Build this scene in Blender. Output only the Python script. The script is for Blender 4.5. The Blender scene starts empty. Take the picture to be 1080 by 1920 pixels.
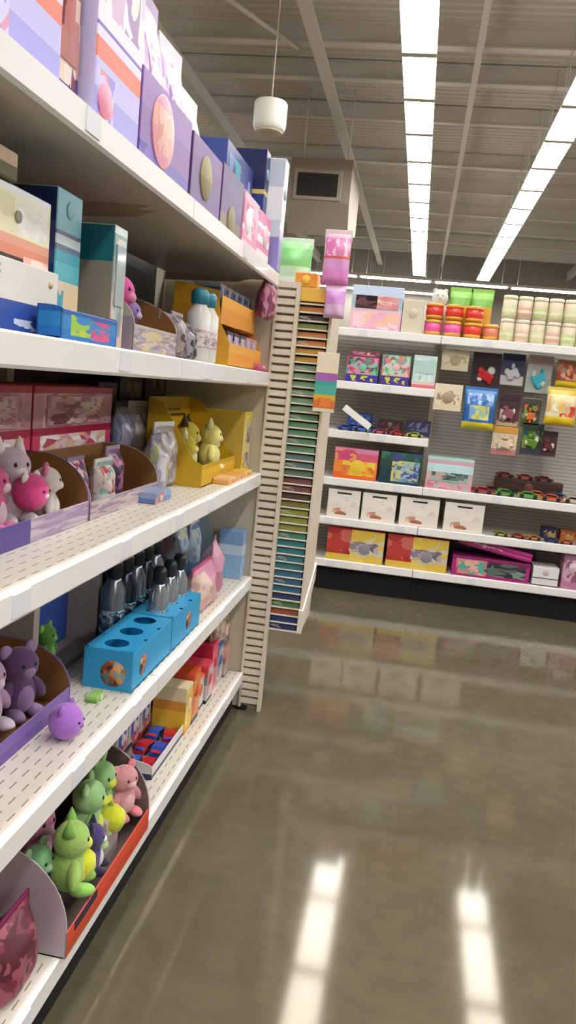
import bpy, bmesh, math, random
from mathutils import Vector, Matrix
R = math.radians
rnd = random.Random(11)
sc = bpy.context.scene
col = sc.collection

# ------------------------------------------------------------------ colours and materials
def lin(c):
    if isinstance(c, str):
        c = [int(c[i:i+2], 16) / 255 for i in (0, 2, 4)]
    return tuple((v / 12.92 if v <= .04045 else ((v + .055) / 1.055) ** 2.4) for v in c) + (1,)

_mc = {}
def newmat(name):
    m = bpy.data.materials.new(name); m.use_nodes = True
    return m, m.node_tree, m.node_tree.nodes['Principled BSDF']

def M(c, rough=.5, metal=0, fuzz=0, coat=0, alpha=1):
    k = (c, rough, metal, fuzz, coat, alpha)
    if k in _mc: return _mc[k]
    m, nt, b = newmat('plain_' + str(c))
    N, L = nt.nodes, nt.links
    b.inputs['Roughness'].default_value = rough
    b.inputs['Metallic'].default_value = metal
    b.inputs['Coat Weight'].default_value = coat
    tc = N.new('ShaderNodeTexCoord')
    nz = N.new('ShaderNodeTexNoise'); nz.inputs['Scale'].default_value = 60 if fuzz else 9
    nz.inputs['Detail'].default_value = 3
    L.new(tc.outputs['Object'], nz.inputs['Vector'])
    mx = N.new('ShaderNodeMix'); mx.data_type = 'RGBA'
    k1 = lin(c); d = .72 if fuzz else .93
    mx.inputs['A'].default_value = tuple(v * d for v in k1[:3]) + (1,)
    mx.inputs['B'].default_value = k1
    L.new(nz.outputs['Fac'], mx.inputs['Factor'])
    L.new(mx.outputs['Result'], b.inputs['Base Color'])
    if fuzz:
        b.inputs['Sheen Weight'].default_value = .3
        bp = N.new('ShaderNodeBump'); bp.inputs['Strength'].default_value = .5; bp.inputs['Distance'].default_value = .004
        L.new(nz.outputs['Fac'], bp.inputs['Height']); L.new(bp.outputs['Normal'], b.inputs['Normal'])
    if alpha < 1:
        b.inputs['Alpha'].default_value = alpha
    _mc[k] = m
    return m

def fab(c): return M(c, .95, 0, 1)
def kraft(): return M('8a5f33', .9)

def PR(bands, pics=(), rough=.38, smooth=False):
    """printed packaging: horizontal bands of ink from the bottom up, with patches of mixed picture colours"""
    k = ('print', tuple(bands), tuple(pics), rough, smooth)
    if k in _mc: return _mc[k]
    m, nt, b = newmat('print')
    N, L = nt.nodes, nt.links
    b.inputs['Roughness'].default_value = rough
    tc = N.new('ShaderNodeTexCoord'); sp = N.new('ShaderNodeSeparateXYZ')
    L.new(tc.outputs['Generated'], sp.inputs[0])
    def ramp(cols, src, interp):
        rp = N.new('ShaderNodeValToRGB'); rp.color_ramp.interpolation = interp
        e = rp.color_ramp.elements
        while len(e) < len(cols): e.new(.5)
        while len(e) > len(cols): e.remove(e[-1])
        for q, (p, c) in zip(e, cols):
            q.position = p
        for q, (p, c) in zip(e, cols):
            q.color = lin(c)
        L.new(src, rp.inputs[0]); return rp.outputs[0]
    out = ramp(bands, sp.outputs['Z'], 'LINEAR' if smooth else 'CONSTANT')
    def gt(src, v, op='GREATER_THAN'):
        n = N.new('ShaderNodeMath'); n.operation = op; L.new(src, n.inputs[0]); n.inputs[1].default_value = v; return n.outputs[0]
    def mul(a, c):
        n = N.new('ShaderNodeMath'); n.operation = 'MULTIPLY'; L.new(a, n.inputs[0]); L.new(c, n.inputs[1]); return n.outputs[0]
    for i, (u0, u1, v0, v1, cols, s) in enumerate(pics):
        dn = N.new('ShaderNodeTexNoise'); dn.inputs['Scale'].default_value = 4; dn.inputs['Detail'].default_value = 1; L.new(tc.outputs['Generated'], dn.inputs['Vector'])
        dm = N.new('ShaderNodeVectorMath'); dm.operation = 'MULTIPLY_ADD'; dm.inputs[1].default_value = (1.6/s + .12,)*3; L.new(dn.outputs['Color'], dm.inputs[0]); L.new(tc.outputs['Generated'], dm.inputs[2])
        vo = N.new('ShaderNodeTexVoronoi'); vo.inputs['Scale'].default_value = s
        mp = N.new('ShaderNodeMapping'); mp.inputs['Location'].default_value = (i * 3.1, len(cols) * .7, s)
        L.new(dm.outputs[0], mp.inputs[0]); L.new(mp.outputs[0], vo.inputs['Vector'])
        ss = N.new('ShaderNodeSeparateXYZ'); L.new(vo.outputs['Color'], ss.inputs[0])
        pc = ramp([(j / len(cols), c) for j, c in enumerate(cols)], ss.outputs[0], 'CONSTANT')
        mk = mul(mul(gt(sp.outputs['X'], u0), gt(sp.outputs['X'], u1, 'LESS_THAN')), mul(gt(sp.outputs['Z'], v0), gt(sp.outputs['Z'], v1, 'LESS_THAN')))
        mx = N.new('ShaderNodeMix'); mx.data_type = 'RGBA'
        L.new(mk, mx.inputs['Factor']); L.new(out, mx.inputs['A']); L.new(pc, mx.inputs['B']); out = mx.outputs['Result']
    L.new(out, b.inputs['Base Color'])
    _mc[k] = m
    return m

def emit(c, s):
    k = ('emit', c, s)
    if k in _mc: return _mc[k]
    m, nt, b = newmat('lamp_and_fill_glow')
    b.inputs['Base Color'].default_value = lin('f4f2ea')
    b.inputs['Emission Color'].default_value = lin(c); b.inputs['Emission Strength'].default_value = s
    _mc[k] = m; return m

# ------------------------------------------------------------------ mesh helpers
class MB:
    def __init__(s): s.bm = bmesh.new(); s.mats = []
    def mi(s, m):
        if m not in s.mats: s.mats.append(m)
        return s.mats.index(m)
    def _take(s, t, m, mat4=None, smooth=False):
        if mat4 is not None: bmesh.ops.transform(t, matrix=mat4, verts=t.verts)
        i = s.mi(m)
        vm = [s.bm.verts.new(v.co) for v in t.verts]
        t.verts.index_update()
        for f in t.faces:
            try: nf = s.bm.faces.new([vm[v.index] for v in f.verts])
            except ValueError: continue
            nf.material_index = i; nf.smooth = smooth
        t.free(); return s
    def box(s, x0, x1, y0, y1, z0, z1, m, bev=0, mat4=None, seg=2):
        t = bmesh.new()
        bmesh.ops.create_cube(t, size=1, matrix=Matrix.Translation(((x0+x1)/2, (y0+y1)/2, (z0+z1)/2)) @ Matrix.Diagonal((x1-x0, y1-y0, z1-z0, 1)))
        if bev: bmesh.ops.bevel(t, geom=t.edges[:], offset=bev, segments=seg, affect='EDGES', profile=.5)
        return s._take(t, m, mat4)
    def ell(s, c, r, m, seg=18, mat4=None):
        t = bmesh.new()
        bmesh.ops.create_uvsphere(t, u_segments=seg, v_segments=max(8, seg * 2 // 3), radius=1)
        mm = Matrix.Translation(c) @ (mat4 or Matrix()) @ Matrix.Diagonal((r[0], r[1], r[2], 1))
        return s._take(t, m, mm, True)
    def lathe(s, prof, m, c=(0, 0, 0), n=24, mat4=None, smooth=True):
        t = bmesh.new(); rings = []
        for r, z in prof:
            rings.append([t.verts.new((c[0] + r * math.cos(2*math.pi*k/n), c[1] + r * math.sin(2*math.pi*k/n), c[2] + z)) for k in range(n)])
        for a, b in zip(rings, rings[1:]):
            for k in range(n): t.faces.new((a[k], a[(k+1) % n], b[(k+1) % n], b[k]))
        t.faces.new(rings[0][::-1]); t.faces.new(rings[-1])
        return s._take(t, m, mat4, smooth)
    def prism(s, pts, axis, a, b, m, mat4=None):
        """polygon pts extruded along axis from a to b; pts are in the other two axes in xyz order"""
        t = bmesh.new()
        def P(p, q): return (q, p[0], p[1]) if axis == 0 else (p[0], q, p[1]) if axis == 1 else (p[0], p[1], q)
        A = [t.verts.new(P(p, a)) for p in pts]; B = [t.verts.new(P(p, b)) for p in pts]
        t.faces.new(A[::-1]); t.faces.new(B)
        n = len(pts)
        for k in range(n): t.faces.new((A[k], A[(k+1) % n], B[(k+1) % n], B[k]))
        bmesh.ops.recalc_face_normals(t, faces=t.faces)
        return s._take(t, m, mat4)
    def tube(s, pts, r, m, n=8):
        t = bmesh.new(); rings = []
        pts = [Vector(p) for p in pts]
        for i, p in enumerate(pts):
            d = (pts[min(i+1, len(pts)-1)] - pts[max(i-1, 0)]).normalized()
            u = d.orthogonal().normalized() if i == 0 else (u - d * u.dot(d)).normalized()
            w = d.cross(u)
            rings.append([t.verts.new(p + r * (u * math.cos(2*math.pi*k/n) + w * math.sin(2*math.pi*k/n))) for k in range(n)])
        for a, b in zip(rings, rings[1:]):
            for k in range(n): t.faces.new((a[k], a[(k+1) % n], b[(k+1) % n], b[k]))
        t.faces.new(rings[0][::-1]); t.faces.new(rings[-1])
        return s._take(t, m, None, True)
    def pouch(s, w, t_, h, m, seed=0):
        q = random.Random(seed); t = bmesh.new(); nu, nv = 12, 14
        ph = q.random() * 6
        def th(u, v):
            a = max(0, 1 - abs(2*u - 1) ** 3.2) ** .6
            b = min(1, v / .1) ** .5 * min(1, max(0, (1 - v)) / .34) ** .8
            return t_ / 2 * a * b * (1 + .16 * math.sin(9*u + ph) * math.sin(7*v + ph)) + .0012
        for sg in (-1, 1):
            g = [[t.verts.new(((u/nu - .5) * w * (1 - .05 * math.sin(math.pi * v/nv)), t_/2 + sg * th(u/nu, v/nv), v/nv*h)) for u in range(nu+1)] for v in range(nv+1)]
            for v in range(nv):
                for u in range(nu):
                    f = (g[v][u], g[v][u+1], g[v+1][u+1], g[v+1][u])
                    t.faces.new(f if sg < 0 else f[::-1])
            if sg < 0: g0 = g
            else: g1 = g
        rim = [(0, u) for u in range(nu+1)] + [(v, nu) for v in range(1, nv+1)] + [(nv, u) for u in range(nu-1, -1, -1)] + [(v, 0) for v in range(nv-1, 0, -1)]
        for k in range(len(rim)):
            a, b = rim[k], rim[(k+1) % len(rim)]
            t.faces.new((g0[b[0]][b[1]], g0[a[0]][a[1]], g1[a[0]][a[1]], g1[b[0]][b[1]]))
        return s._take(t, m, None, True)
    def build(s, name, parent=None, loc=(0, 0, 0), rot=(0, 0, 0)):
        me = bpy.data.meshes.new(name)
        bmesh.ops.recalc_face_normals(s.bm, faces=s.bm.faces)
        s.bm.to_mesh(me); s.bm.free()
        for m in s.mats: me.materials.append(m)
        o = bpy.data.objects.new(name, me); col.objects.link(o)
        o.location = loc; o.rotation_euler = rot
        if parent: o.parent = parent
        return o

def tag(o, label, cat, group=None):
    o['label'] = label; o['category'] = cat
    if group: o['group'] = group
    return o
def thing(name, label, cat, loc=(0, 0, 0), rot=(0, 0, 0), group=None):
    o = bpy.data.objects.new(name, None); col.objects.link(o); o.empty_display_size = .05
    o.location = loc; o.rotation_euler = rot
    return tag(o, label, cat, group)
def struct(mb, name):
    o = mb.build(name); o['kind'] = 'structure'; return o
def copy_thing(o, loc, rot=None, label=None, group=None):
    r = o.copy(); col.objects.link(r); r.location = loc
    if rot is not None: r.rotation_euler = rot
    if label: r['label'] = label
    if group: r['group'] = group
    for ch in list(o.children):
        c = ch.copy(); col.objects.link(c); c.parent = r
        for g in list(ch.children):
            d = g.copy(); col.objects.link(d); d.parent = c
    return r

# goods are modelled with their front on the local plane y=0 facing -y, width along x, standing on z=0
def Lp(y, xf, z, tilt=0):   # place on the side gondola (front faces +x)
    return dict(loc=(xf, y, z), rot=(0, 0, R(90 + tilt)))
def Bp(x, yf, z, tilt=0):   # place on the facing gondola (front faces -y)
    return dict(loc=(x, yf, z), rot=(0, 0, R(tilt)))

# ------------------------------------------------------------------ room
CEIL = 6.5
def floor_mat():
    m, nt, b = newmat('polished_concrete'); N, L = nt.nodes, nt.links
    tc = N.new('ShaderNodeTexCoord')
    n1 = N.new('ShaderNodeTexNoise'); n1.inputs['Scale'].default_value = .9; n1.inputs['Detail'].default_value = 6; n1.inputs['Roughness'].default_value = .6
    n2 = N.new('ShaderNodeTexNoise'); n2.inputs['Scale'].default_value = 14; n2.inputs['Detail'].default_value = 5
    L.new(tc.outputs['Object'], n1.inputs['Vector']); L.new(tc.outputs['Object'], n2.inputs['Vector'])
    r = N.new('ShaderNodeValToRGB'); e = r.color_ramp.elements
    e[0].position = .3; e[0].color = lin('514b3b'); e[1].position = .72; e[1].color = lin('68614f')
    L.new(n1.outputs['Fac'], r.inputs[0])
    mx = N.new('ShaderNodeMix'); mx.data_type = 'RGBA'; mx.blend_type = 'MULTIPLY'; mx.inputs['Factor'].default_value = .35
    r2 = N.new('ShaderNodeValToRGB'); r2.color_ramp.elements[0].position = .35; r2.color_ramp.elements[0].color = (.6, .6, .6, 1); r2.color_ramp.elements[1].position = .65
    L.new(n2.outputs['Fac'], r2.inputs[0]); L.new(r.outputs[0], mx.inputs['A']); L.new(r2.outputs[0], mx.inputs['B'])
    L.new(mx.outputs['Result'], b.inputs['Base Color'])
    rr = N.new('ShaderNodeMapRange'); rr.inputs['To Min'].default_value = .055; rr.inputs['To Max'].default_value = .10
    b.inputs['Specular IOR Level'].default_value = .30; b.inputs['Specular Tint'].default_value = (1, .91, .70, 1)
    n3 = N.new('ShaderNodeTexNoise'); n3.inputs['Scale'].default_value = 1.3; n3.inputs['Detail'].default_value = 0; L.new(tc.outputs['Object'], n3.inputs['Vector']); L.new(n3.outputs['Fac'], rr.inputs[0]); L.new(rr.outputs[0], b.inputs['Roughness'])
    return m
f = MB(); f.box(-14, 14, -10, 30, -.1, 0, floor_mat()); struct(f, 'floor')

deck = M('d3cdc6', .6); steel = M('dad4cd', .55); wallm = M('9b948a', .8)
c = MB(); t = bmesh.new(); ys = []; y = -10.0; per = .2; prof = []
while y < 30:
    prof += [(y, CEIL), (y + .07, CEIL), (y + .09, CEIL + .05), (y + .16, CEIL + .05)]; y += per * .9
prof = [(min(a, 30), b) for a, b in prof]
A = [(t.verts.new((-14, a, b)), t.verts.new((14, a, b))) for a, b in prof]
for p, q in zip(A, A[1:]):
    t.faces.new((p[0], q[0], q[1], p[1]))
c._take(t, deck); c.box(-14, 14, -10, 30, CEIL + .07, CEIL + .15, deck)
struct(c, 'ceiling')
for nm, bx in (('wall_back', (-14, 14, 30, 30.2)), ('wall_front', (-14, 14, -10.2, -10)), ('wall_left', (-14.2, -14, -10, 30)), ('wall_right', (14, 14.2, -10, 30))):
    w = MB(); w.box(bx[0], bx[1], bx[2], bx[3], 0, CEIL + .15, wallm); struct(w, nm)
n = 0
def ibeam_x(y, z, h=.28, w=.13):
    global n; n += 1
    b = MB(); b.box(-14, 14, y - w/2, y + w/2, z, z + .02, steel); b.box(-14, 14, y - .01, y + .01, z + .02, z + h - .02, steel); b.box(-14, 14, y - w/2, y + w/2, z + h - .02, z + h, steel)
    struct(b, 'trim_%d' % n)
for y in (1.5, 5.2, 9.0, 12.1, 13.4, 15.2, 17.9, 20.0, 22.3, 24.3, 26.2, 28.2): ibeam_x(y, CEIL - .28, .28, .16 if y in (12.1, 13.4, 17.9) else .09)
for x, dz in ((-4.2, .3), (-1.95, .22), (.25, .14), (4.6, .3)):
    n += 1; b = MB(); z = CEIL - .28 - dz
    gw = .045 if x == .25 else .09
    b.box(x - gw, x + gw, -10, 30, z, z + .025, steel); b.box(x - .012, x + .012, -10, 30, z + .025, z + dz, steel)
    struct(b, 'trim_%d' % n)
n += 1; b = MB()     # diagonal roof brace
b.tube([(-3.7, 9.3, CEIL - .34), (-2.3, 12.1, CEIL - .34)], .035, steel); struct(b, 'trim_%d' % n)

# ------------------------------------------------------------------ lights
EM = 23.5
lampm = emit('fffcf8', EM); housing = M('e9e6de', .5); fillm = emit('fff8ec', 4.2)  # last emission is for the added strips that brighten the ceiling
def light_proto(L, label, group, w=.36):
    o = thing('pendant_strip_light', label, 'ceiling light', group=group)
    h = MB(); h.prism([(-w/2 - .01, 0), (w/2 + .01, 0), (w/2 - .05, .09), (-w/2 + .05, .09)], 1, -L/2, L/2, housing); h.build('housing', o)
    d = MB(); d.box(-w/2, w/2, -L/2 + .085, L/2 - .085, -.022, 0.0, lampm, .008); d.build('diffuser', o)
    u = MB(); u.box(-.05, .05, -L/2 + .08, L/2 - .08, .089, .094, fillm); u.build('ceiling_fill_glow', o)  # added glowing strip on the housing top, lifts the ceiling brightness
    for s in (-1, 1):
        e = MB(); e.box(-w/2 - .01, w/2 + .01, s*(L/2 - .028) - .027, s*(L/2 - .028) + .027, -.026, .01, housing); e.build('end_cap', o)
        k = MB(); k.tube([(0, s*L*.4, .09), (0, s*L*.4, CEIL - 5.14)], .006, housing); k.build('suspension_rod', o)
    return o
LZ = 5.1
for x, lab, g in ((-.444, 'white linear ceiling light in the row running almost straight up the photo', 'lights of the row over the aisle'),
                  (1.487, 'white linear ceiling light in the slanting row towards the upper right', 'lights of the slanting row')):
    p = None
    for i in range(23):
        y = -5.43 + 1.35 * i + .0
        loc = (x, y + .675, LZ)
        if p is None: p = light_proto(1.35, lab, g); p.location = loc
        else: copy_thing(p, loc)
p = None
for x in (-8.2, -6.2, 6.4, 8.4):  # unseen outer rows, added to light the store as a whole
    for i in range(6):
        loc = (x, -6 + 5.4 * i, LZ)
        if p is None: p = light_proto(5.4, 'added white linear light in an unseen outer row, for overall illumination', 'added lights of the unseen outer rows'); p.location = loc
        else: copy_thing(p, loc)
p = None
for y, z, x0, k in ((26.8, 5.1, -3.6, 6), (29.3, 5.03, -3.2, 2)):
    for i in range(k):
        loc = (x0 + 2.4 * i, y, z); lab = 'thin bright light of the far row crossing above the back shelves' if k == 6 else 'thin bright light of the shorter far row behind the pink box'
        g = 'lights of the far row' if k == 6 else 'lights of the shorter far row'
        if p is None: p = light_proto(2.4, lab, g); p.location = loc; p.rotation_euler = (0, 0, R(90))
        else: copy_thing(p, loc, None, lab, g)

# hanging speaker and air unit under the roof
o = thing('pendant_speaker', 'white cylindrical speaker hanging under the grey ceiling', 'speaker', (-1.95, 9, 4.08))
b = MB(); b.lathe([(.13, 0), (.165, .02), (.18, .06), (.18, .29), (.165, .31), (.05, .32)], M('efebe2', .5), n=32); b.build('speaker_body', o)
b = MB(); b.lathe([(.02, -.006), (.14, -.006), (.145, .004), (.13, .006)], M('cfc9bd', .7), n=32); b.build('grille', o)
b = MB(); b.tube([(0, 0, .32), (0, 0, CEIL - 4.08)], .008, steel); b.build('suspension_rod', o)
o = thing('air_handler', 'beige air unit with dark square grille below ceiling', 'air unit', (-2.1, 14, 3.95))
um = M('9d9284', .6)
b = MB(); b.prism([(0, .55), (0, 1.25), (1.6, 1.25), (1.6, .3), (.25, 0.05)], 0, -.5, .55, um); b.build('cabinet', o)
b = MB(); b.box(-.43, .40, -.03, 0, .57, 1.06, M('aaa091', .5), .01); b.build('grille_frame', o)
b = MB()
b.box(-.36, .33, -.036, -.03, .63, 1.0, M('2c2825', .7))
for i in range(9): b.box(-.36, .33, -.05, -.036, .645 + .04*i, .655 + .04*i, M('3c3733', .6))
b.build('grille', o)
for s in (-.4, .4):
    b = MB(); b.tube([(s, .6, 1.25), (s, .6, CEIL - 3.95)], .012, steel); b.build('hanger_rod', o)
o = thing('roof_duct', 'pale square duct end beyond the lilac bags', 'duct', (-4.4, 13, 4.6))
b = MB(); b.box(-.3, .3, 0, 2.5, 0, .7, um, .02); b.build('duct_body', o)
b = MB(); b.box(-.34, .34, .3, .36, -.03, .73, steel); b.build('duct_flange', o)
for q in (.5, 2):
    b = MB(); b.tube([(0, q, .7), (0, q, CEIL - 4.6)], .012, steel); b.build('hanger_rod', o)

# ------------------------------------------------------------------ shelving
def deck_mat():
    m, nt, b = newmat('slotted_shelf_enamel'); N, L = nt.nodes, nt.links
    b.inputs['Roughness'].default_value = .38
    tc = N.new('ShaderNodeTexCoord'); sp = N.new('ShaderNodeSeparateXYZ'); L.new(tc.outputs['Object'], sp.inputs[0])
    def mth(op, a, v=None, w=None):
        q = N.new('ShaderNodeMath'); q.operation = op
        L.new(a, q.inputs[0])
        if v is not None:
            if hasattr(v, 'node'): L.new(v, q.inputs[1])
            else: q.inputs[1].default_value = v
        return q.outputs[0]
    # rows of short slots let into the deck
    fx = mth('FRACT', mth('MULTIPLY', sp.outputs['X'], 1/.0508)); fy = mth('FRACT', mth('MULTIPLY', sp.outputs['Y'], 1/.0254))
    a = mth('MULTIPLY', mth('LESS_THAN', fx, .55), mth('LESS_THAN', fy, .12))
    g = N.new('ShaderNodeNewGeometry'); gs = N.new('ShaderNodeSeparateXYZ'); L.new(g.outputs['Normal'], gs.inputs[0])
    a = mth('MULTIPLY', a, mth('GREATER_THAN', gs.outputs['Z'], .9))
    mx = N.new('ShaderNodeMix'); mx.data_type = 'RGBA'; mx.inputs['A'].default_value = lin('e3ddd0'); mx.inputs['B'].default_value = lin('8f887b')
    L.new(a, mx.inputs['Factor']); L.new(mx.outputs['Result'], b.inputs['Base Color'])
    return m
DECK = deck_mat()
WHITE = M('eeecea', .32, 0, 0, .2); BEIGE = M('d2c8b4', .45); DARK = M('030303', .9); TAGM = M('e0e0e6', .5)
def peg_mat(c0, c1):
    m, nt, b = newmat('pegboard'); N, L = nt.nodes, nt.links
    tc = N.new('ShaderNodeTexCoord'); sp = N.new('ShaderNodeSeparateXYZ'); L.new(tc.outputs['Object'], sp.inputs[0])
    q = N.new('ShaderNodeMath'); q.operation = 'MULTIPLY'; q.inputs[1].default_value = 1/.0254; L.new(sp.outputs['Z'], q.inputs[0])
    w = N.new('ShaderNodeMath'); w.operation = 'FRACT'; L.new(q.outputs[0], w.inputs[0])
    l = N.new('ShaderNodeMath'); l.operation = 'LESS_THAN'; l.inputs[1].default_value = .22; L.new(w.outputs[0], l.inputs[0])
    mx = N.new('ShaderNodeMix'); mx.data_type = 'RGBA'; mx.inputs['A'].default_value = lin(c0); mx.inputs['B'].default_value = lin(c1)
    L.new(l.outputs[0], mx.inputs['Factor']); L.new(mx.outputs['Result'], b.inputs['Base Color']); b.inputs['Roughness'].default_value = .6
    return m
PEG = peg_mat('b4afa9', '8d8882')

def bay(name, label, W, D, H, shelves, base_h, back=PEG, end=None, tags=(), kick=DARK):
    """local frame: front at y=0 facing -y, x 0..W; shelves = [(top z, x0, x1)]"""
    o = thing(name, label, 'shelving unit', group=None)
    b = MB(); b.box(0, W, D, D + .03, .02, H, back); b.build('back_panel', o)
    for x in (.0, W):
        b = MB(); b.box(max(0, x - .018) , min(W, x + .018), D - .035, D, 0, H, BEIGE); b.build('upright', o)
    b = MB(); b.box(0.002, W - .002, .035, .06, 0, base_h - .05, kick); b.build('kick_plate', o)
    for i, (z, x0, x1) in enumerate(shelves):
        b = MB(); b.box(x0 + .002, x1 - .002, .012, D - .04, z - .032, z, DECK, .003); s = b.build('shelf', o)
        b = MB(); b.prism([(0, z - .05), (.006, z - .056), (.014, z - .05), (.014, z), (.006, z), (0, z - .004)], 0, x0 + .002, x1 - .002, WHITE); r = b.build('price_rail', s)
        for k in range(2):
            for xb in (x0, x1):
                pass
        for xb in (x0 + .03, x1 - .03):
            b = MB(); b.prism([(D - .04, z - .032), (.10, z - .032), (.16, z - .05), (D - .04, z - .062)], 0, xb - .002, xb + .002, BEIGE); b.build('bracket', s)
        for (si, tx) in tags:
            if si == i and x0 < tx < x1:
                b = MB(); b.box(tx - .03, tx + .03, -.0025, 0, z - .045, z - .006, TAGM); b.build('price_tag', s)
    return o
XF = -.60
LZs = [1.83, 1.44, 1.032, .592, .17]
ltags = [(1, .25), (1, .82), (2, .42), (2, .9), (3, .2), (3, .7), (4, .5), (0, .6), (4, .95), (2, .08), (3, 1.05)]
for y0, lab in ((1.98, 'white five shelf unit of the side aisle, nearest the slotted end panel'),
                (.76, 'white five shelf unit of the side aisle, running out of the photo')):
    o = bay('gondola_shelving', lab, 1.22, .50, 1.84, [(z, 0, 1.22) for z in LZs], .17, back=M('2b2927', .6), tags=ltags)
    o.location = (XF, y0, 0); o.rotation_euler = (0, 0, R(90))
# slotted end panel
o = thing('end_panel', 'beige slotted metal end panel closing the side shelves', 'end panel', (0, 3.215, 0))
b = MB(); b.box(-1.13, -.600, 0, .02, .01, 1.80, BEIGE); b.build('panel_sheet', o)
b = MB(); zc = .03
for xa, xb in ((-.612, -.602), (-.528, -.512)): b.box(xa, xb, -.012, .02, 0.0, 1.80, BEIGE, .002)
while zc < 1.79:
    b.box(-.602, -.528, -.008, .004, zc, zc + .023, BEIGE); zc += .033
b.build('slotted_upright', o)
b = MB(); b.box(-.60, -.53, .012, .02, .01, 1.8, M('b5ab98', .7)); b.build('inner_channel', o)
b = MB(); b.box(-.618, -.575, -.016, .024, -.0, .012, DARK); b.build('foot', o)
# endcap behind it, faces away
o = thing('endcap_shelving', 'beige end cap unit behind the slotted end panel', 'shelving unit', (0, 3.24, 0))
for x in (-1.62, -.63):
    b = MB(); b.box(x - .012, x + .012, 0, .46, 0, 1.79, BEIGE); b.build('side_panel', o)
for z in (.15, .6, 1.05, 1.5, 1.78):
    b = MB(); b.box(-1.6, -.645, .02, .46, z - .03, z, BEIGE); b.build('shelf', o)

# facing gondola along the back of the aisle
BZ = [1.815, 1.462, 1.128, .80, .523, .222]
btags = [(0, .7), (3, .3), (3, 1.05), (4, .6), (5, .9), (5, .65), (1, .9), (2, .9), (4, 1.1)]
o = bay('gondola_shelving', 'white shelf unit with two extra short shelves facing down the aisle', 1.22, .45, 1.83,
        [(BZ[0], 0, 1.22), (BZ[1], 0.02, 1.22), (BZ[2], 0.02, 1.22), (BZ[3], 0, 1.22), (BZ[4], 0, 1.22), (BZ[5], 0, 1.22)], .225, tags=btags)
o.location = (-1.12, 5.45, 0)
o = bay('gondola_shelving', 'white shelf unit with grey pegboard full of hanging toys', 1.22, .45, 1.83, [(BZ[i], 0, 1.22) for i in (0, 3, 4, 5)], .225, tags=[(0, .3), (1, .5), (2, .8), (3, .4)])
o.location = (.10, 5.45, 0)
o = bay('gondola_shelving', 'white shelf unit past the hanging toys, outside the photo', 1.22, .45, 1.83, [(BZ[i], 0, 1.22) for i in (0, 3, 4, 5)], .225)
o.location = (1.32, 5.45, 0)

# ------------------------------------------------------------------ kinds of goods
def carton(label, w, d, h, mat, loc, rot, name='toy_box', cat='box', group=None, side=None, top=None, win=None, em=None, strip=None):
    b = MB(); b.box(-w/2, w/2, 0, d, 0, h, mat, .002, seg=1)
    if side or top:
        si = b.mi(side) if side else 0; ti = b.mi(top) if top else 0
        for f in b.bm.faces:
            nn = f.normal if f.normal.length else Vector((0, 0, 1)); f.normal_update(); nn = f.normal
            if side and abs(nn.x) > .9: f.material_index = si
            if top and nn.z > .9: f.material_index = ti
    if not (win or em or strip):
        return tag(b.build(name, None, loc, rot), label, cat, group)
    o = thing(name, label, cat, loc, rot, group); b.build('carton', o)
    if win:
        u0, u1, v0, v1, wm = win
        q = MB(); q.box((u0-.5)*w, (u1-.5)*w, -.003, .0005, v0*h, v1*h, wm, .001, seg=1); q.build('window', o)
    if em:
        u, v, r, emm = em
        q = MB(); q.lathe([(r, 0), (r, .002), (r*.96, .0028)], emm, n=28, mat4=Matrix.Translation(((u-.5)*w, .0, v*h)) @ Matrix.Rotation(R(90), 4, 'X')); q.build('emblem', o)
    if strip:
        v0, v1, sm = strip
        q = MB(); q.box(-w/2 - .001, w/2 + .001, -.0015, d*.5, v0*h, v1*h, sm); q.build('paper_sleeve', o)
    return o

def bag(label, w, t, h, mat, loc, rot, head=None, cat='bag', name='toy_bag', group=None):
    o = thing(name, label, cat, loc, rot, group)
    b = MB(); b.pouch(w, t, h, mat, rnd.randint(0, 999)); b.build('pouch', o)
    if head:
        b = MB(); b.box(-w*.5, w*.5, t/2 - .003, t/2 + .003, h*.86, h*1.06, head, .001, seg=1); b.build('header_card', o)
    return o

def blister(label, w, h, card, toy, loc, rot, cat='hanging toy', name='carded_toy', group=None, top=None):
    o = thing(name, label, cat, loc, rot, group)
    b = MB(); b.box(-w/2, w/2, .03, .034, 0, h, card, .0008, seg=1); b.build('backing_card', o)
    q = MB(); rr_ = random.Random(label); a_ = rr_.uniform(-.5, .5)
    q.box(-w*.26, w*.26, .010, .03, -h*.12, h*.12, toy, .006, Matrix.Translation((0, 0, h*.38)) @ Matrix.Rotation(a_, 4, 'Y'))
    for k in range(4):
        an = a_ + k*1.7 + rr_.uniform(-.4, .4); q.ell((w*.24*math.cos(an), .024, h*.4 + h*.2*math.sin(an)), (w*rr_.uniform(.07, .16), .016, h*rr_.uniform(.05, .12)), toy if k % 2 else M('d8d2c8', .35), 12)
    q.build('toy', o)
    if top:
        q = MB(); q.box(-w/2 + .004, w/2 - .004, .027, .03, h*.78, h*.96, top); q.build('printed_header', o)
    return o

def hook(x, yfront, z, label):
    o = thing('peg_hook', label, 'hook', (x, yfront, z))
    b = MB(); b.tube([(0, .0, .012), (0, .01, .002), (0, .04, 0), (0, 5.893 - yfront, 0)], .0022, M('c9c9c6', .3, 1)); b.build('rod', o)
    b = MB(); b.box(-.012, .012, 5.893 - yfront, 5.899 - yfront, -.02, .02, M('c9c9c6', .3, 1)); b.build('back_plate', o)
    return o

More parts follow.
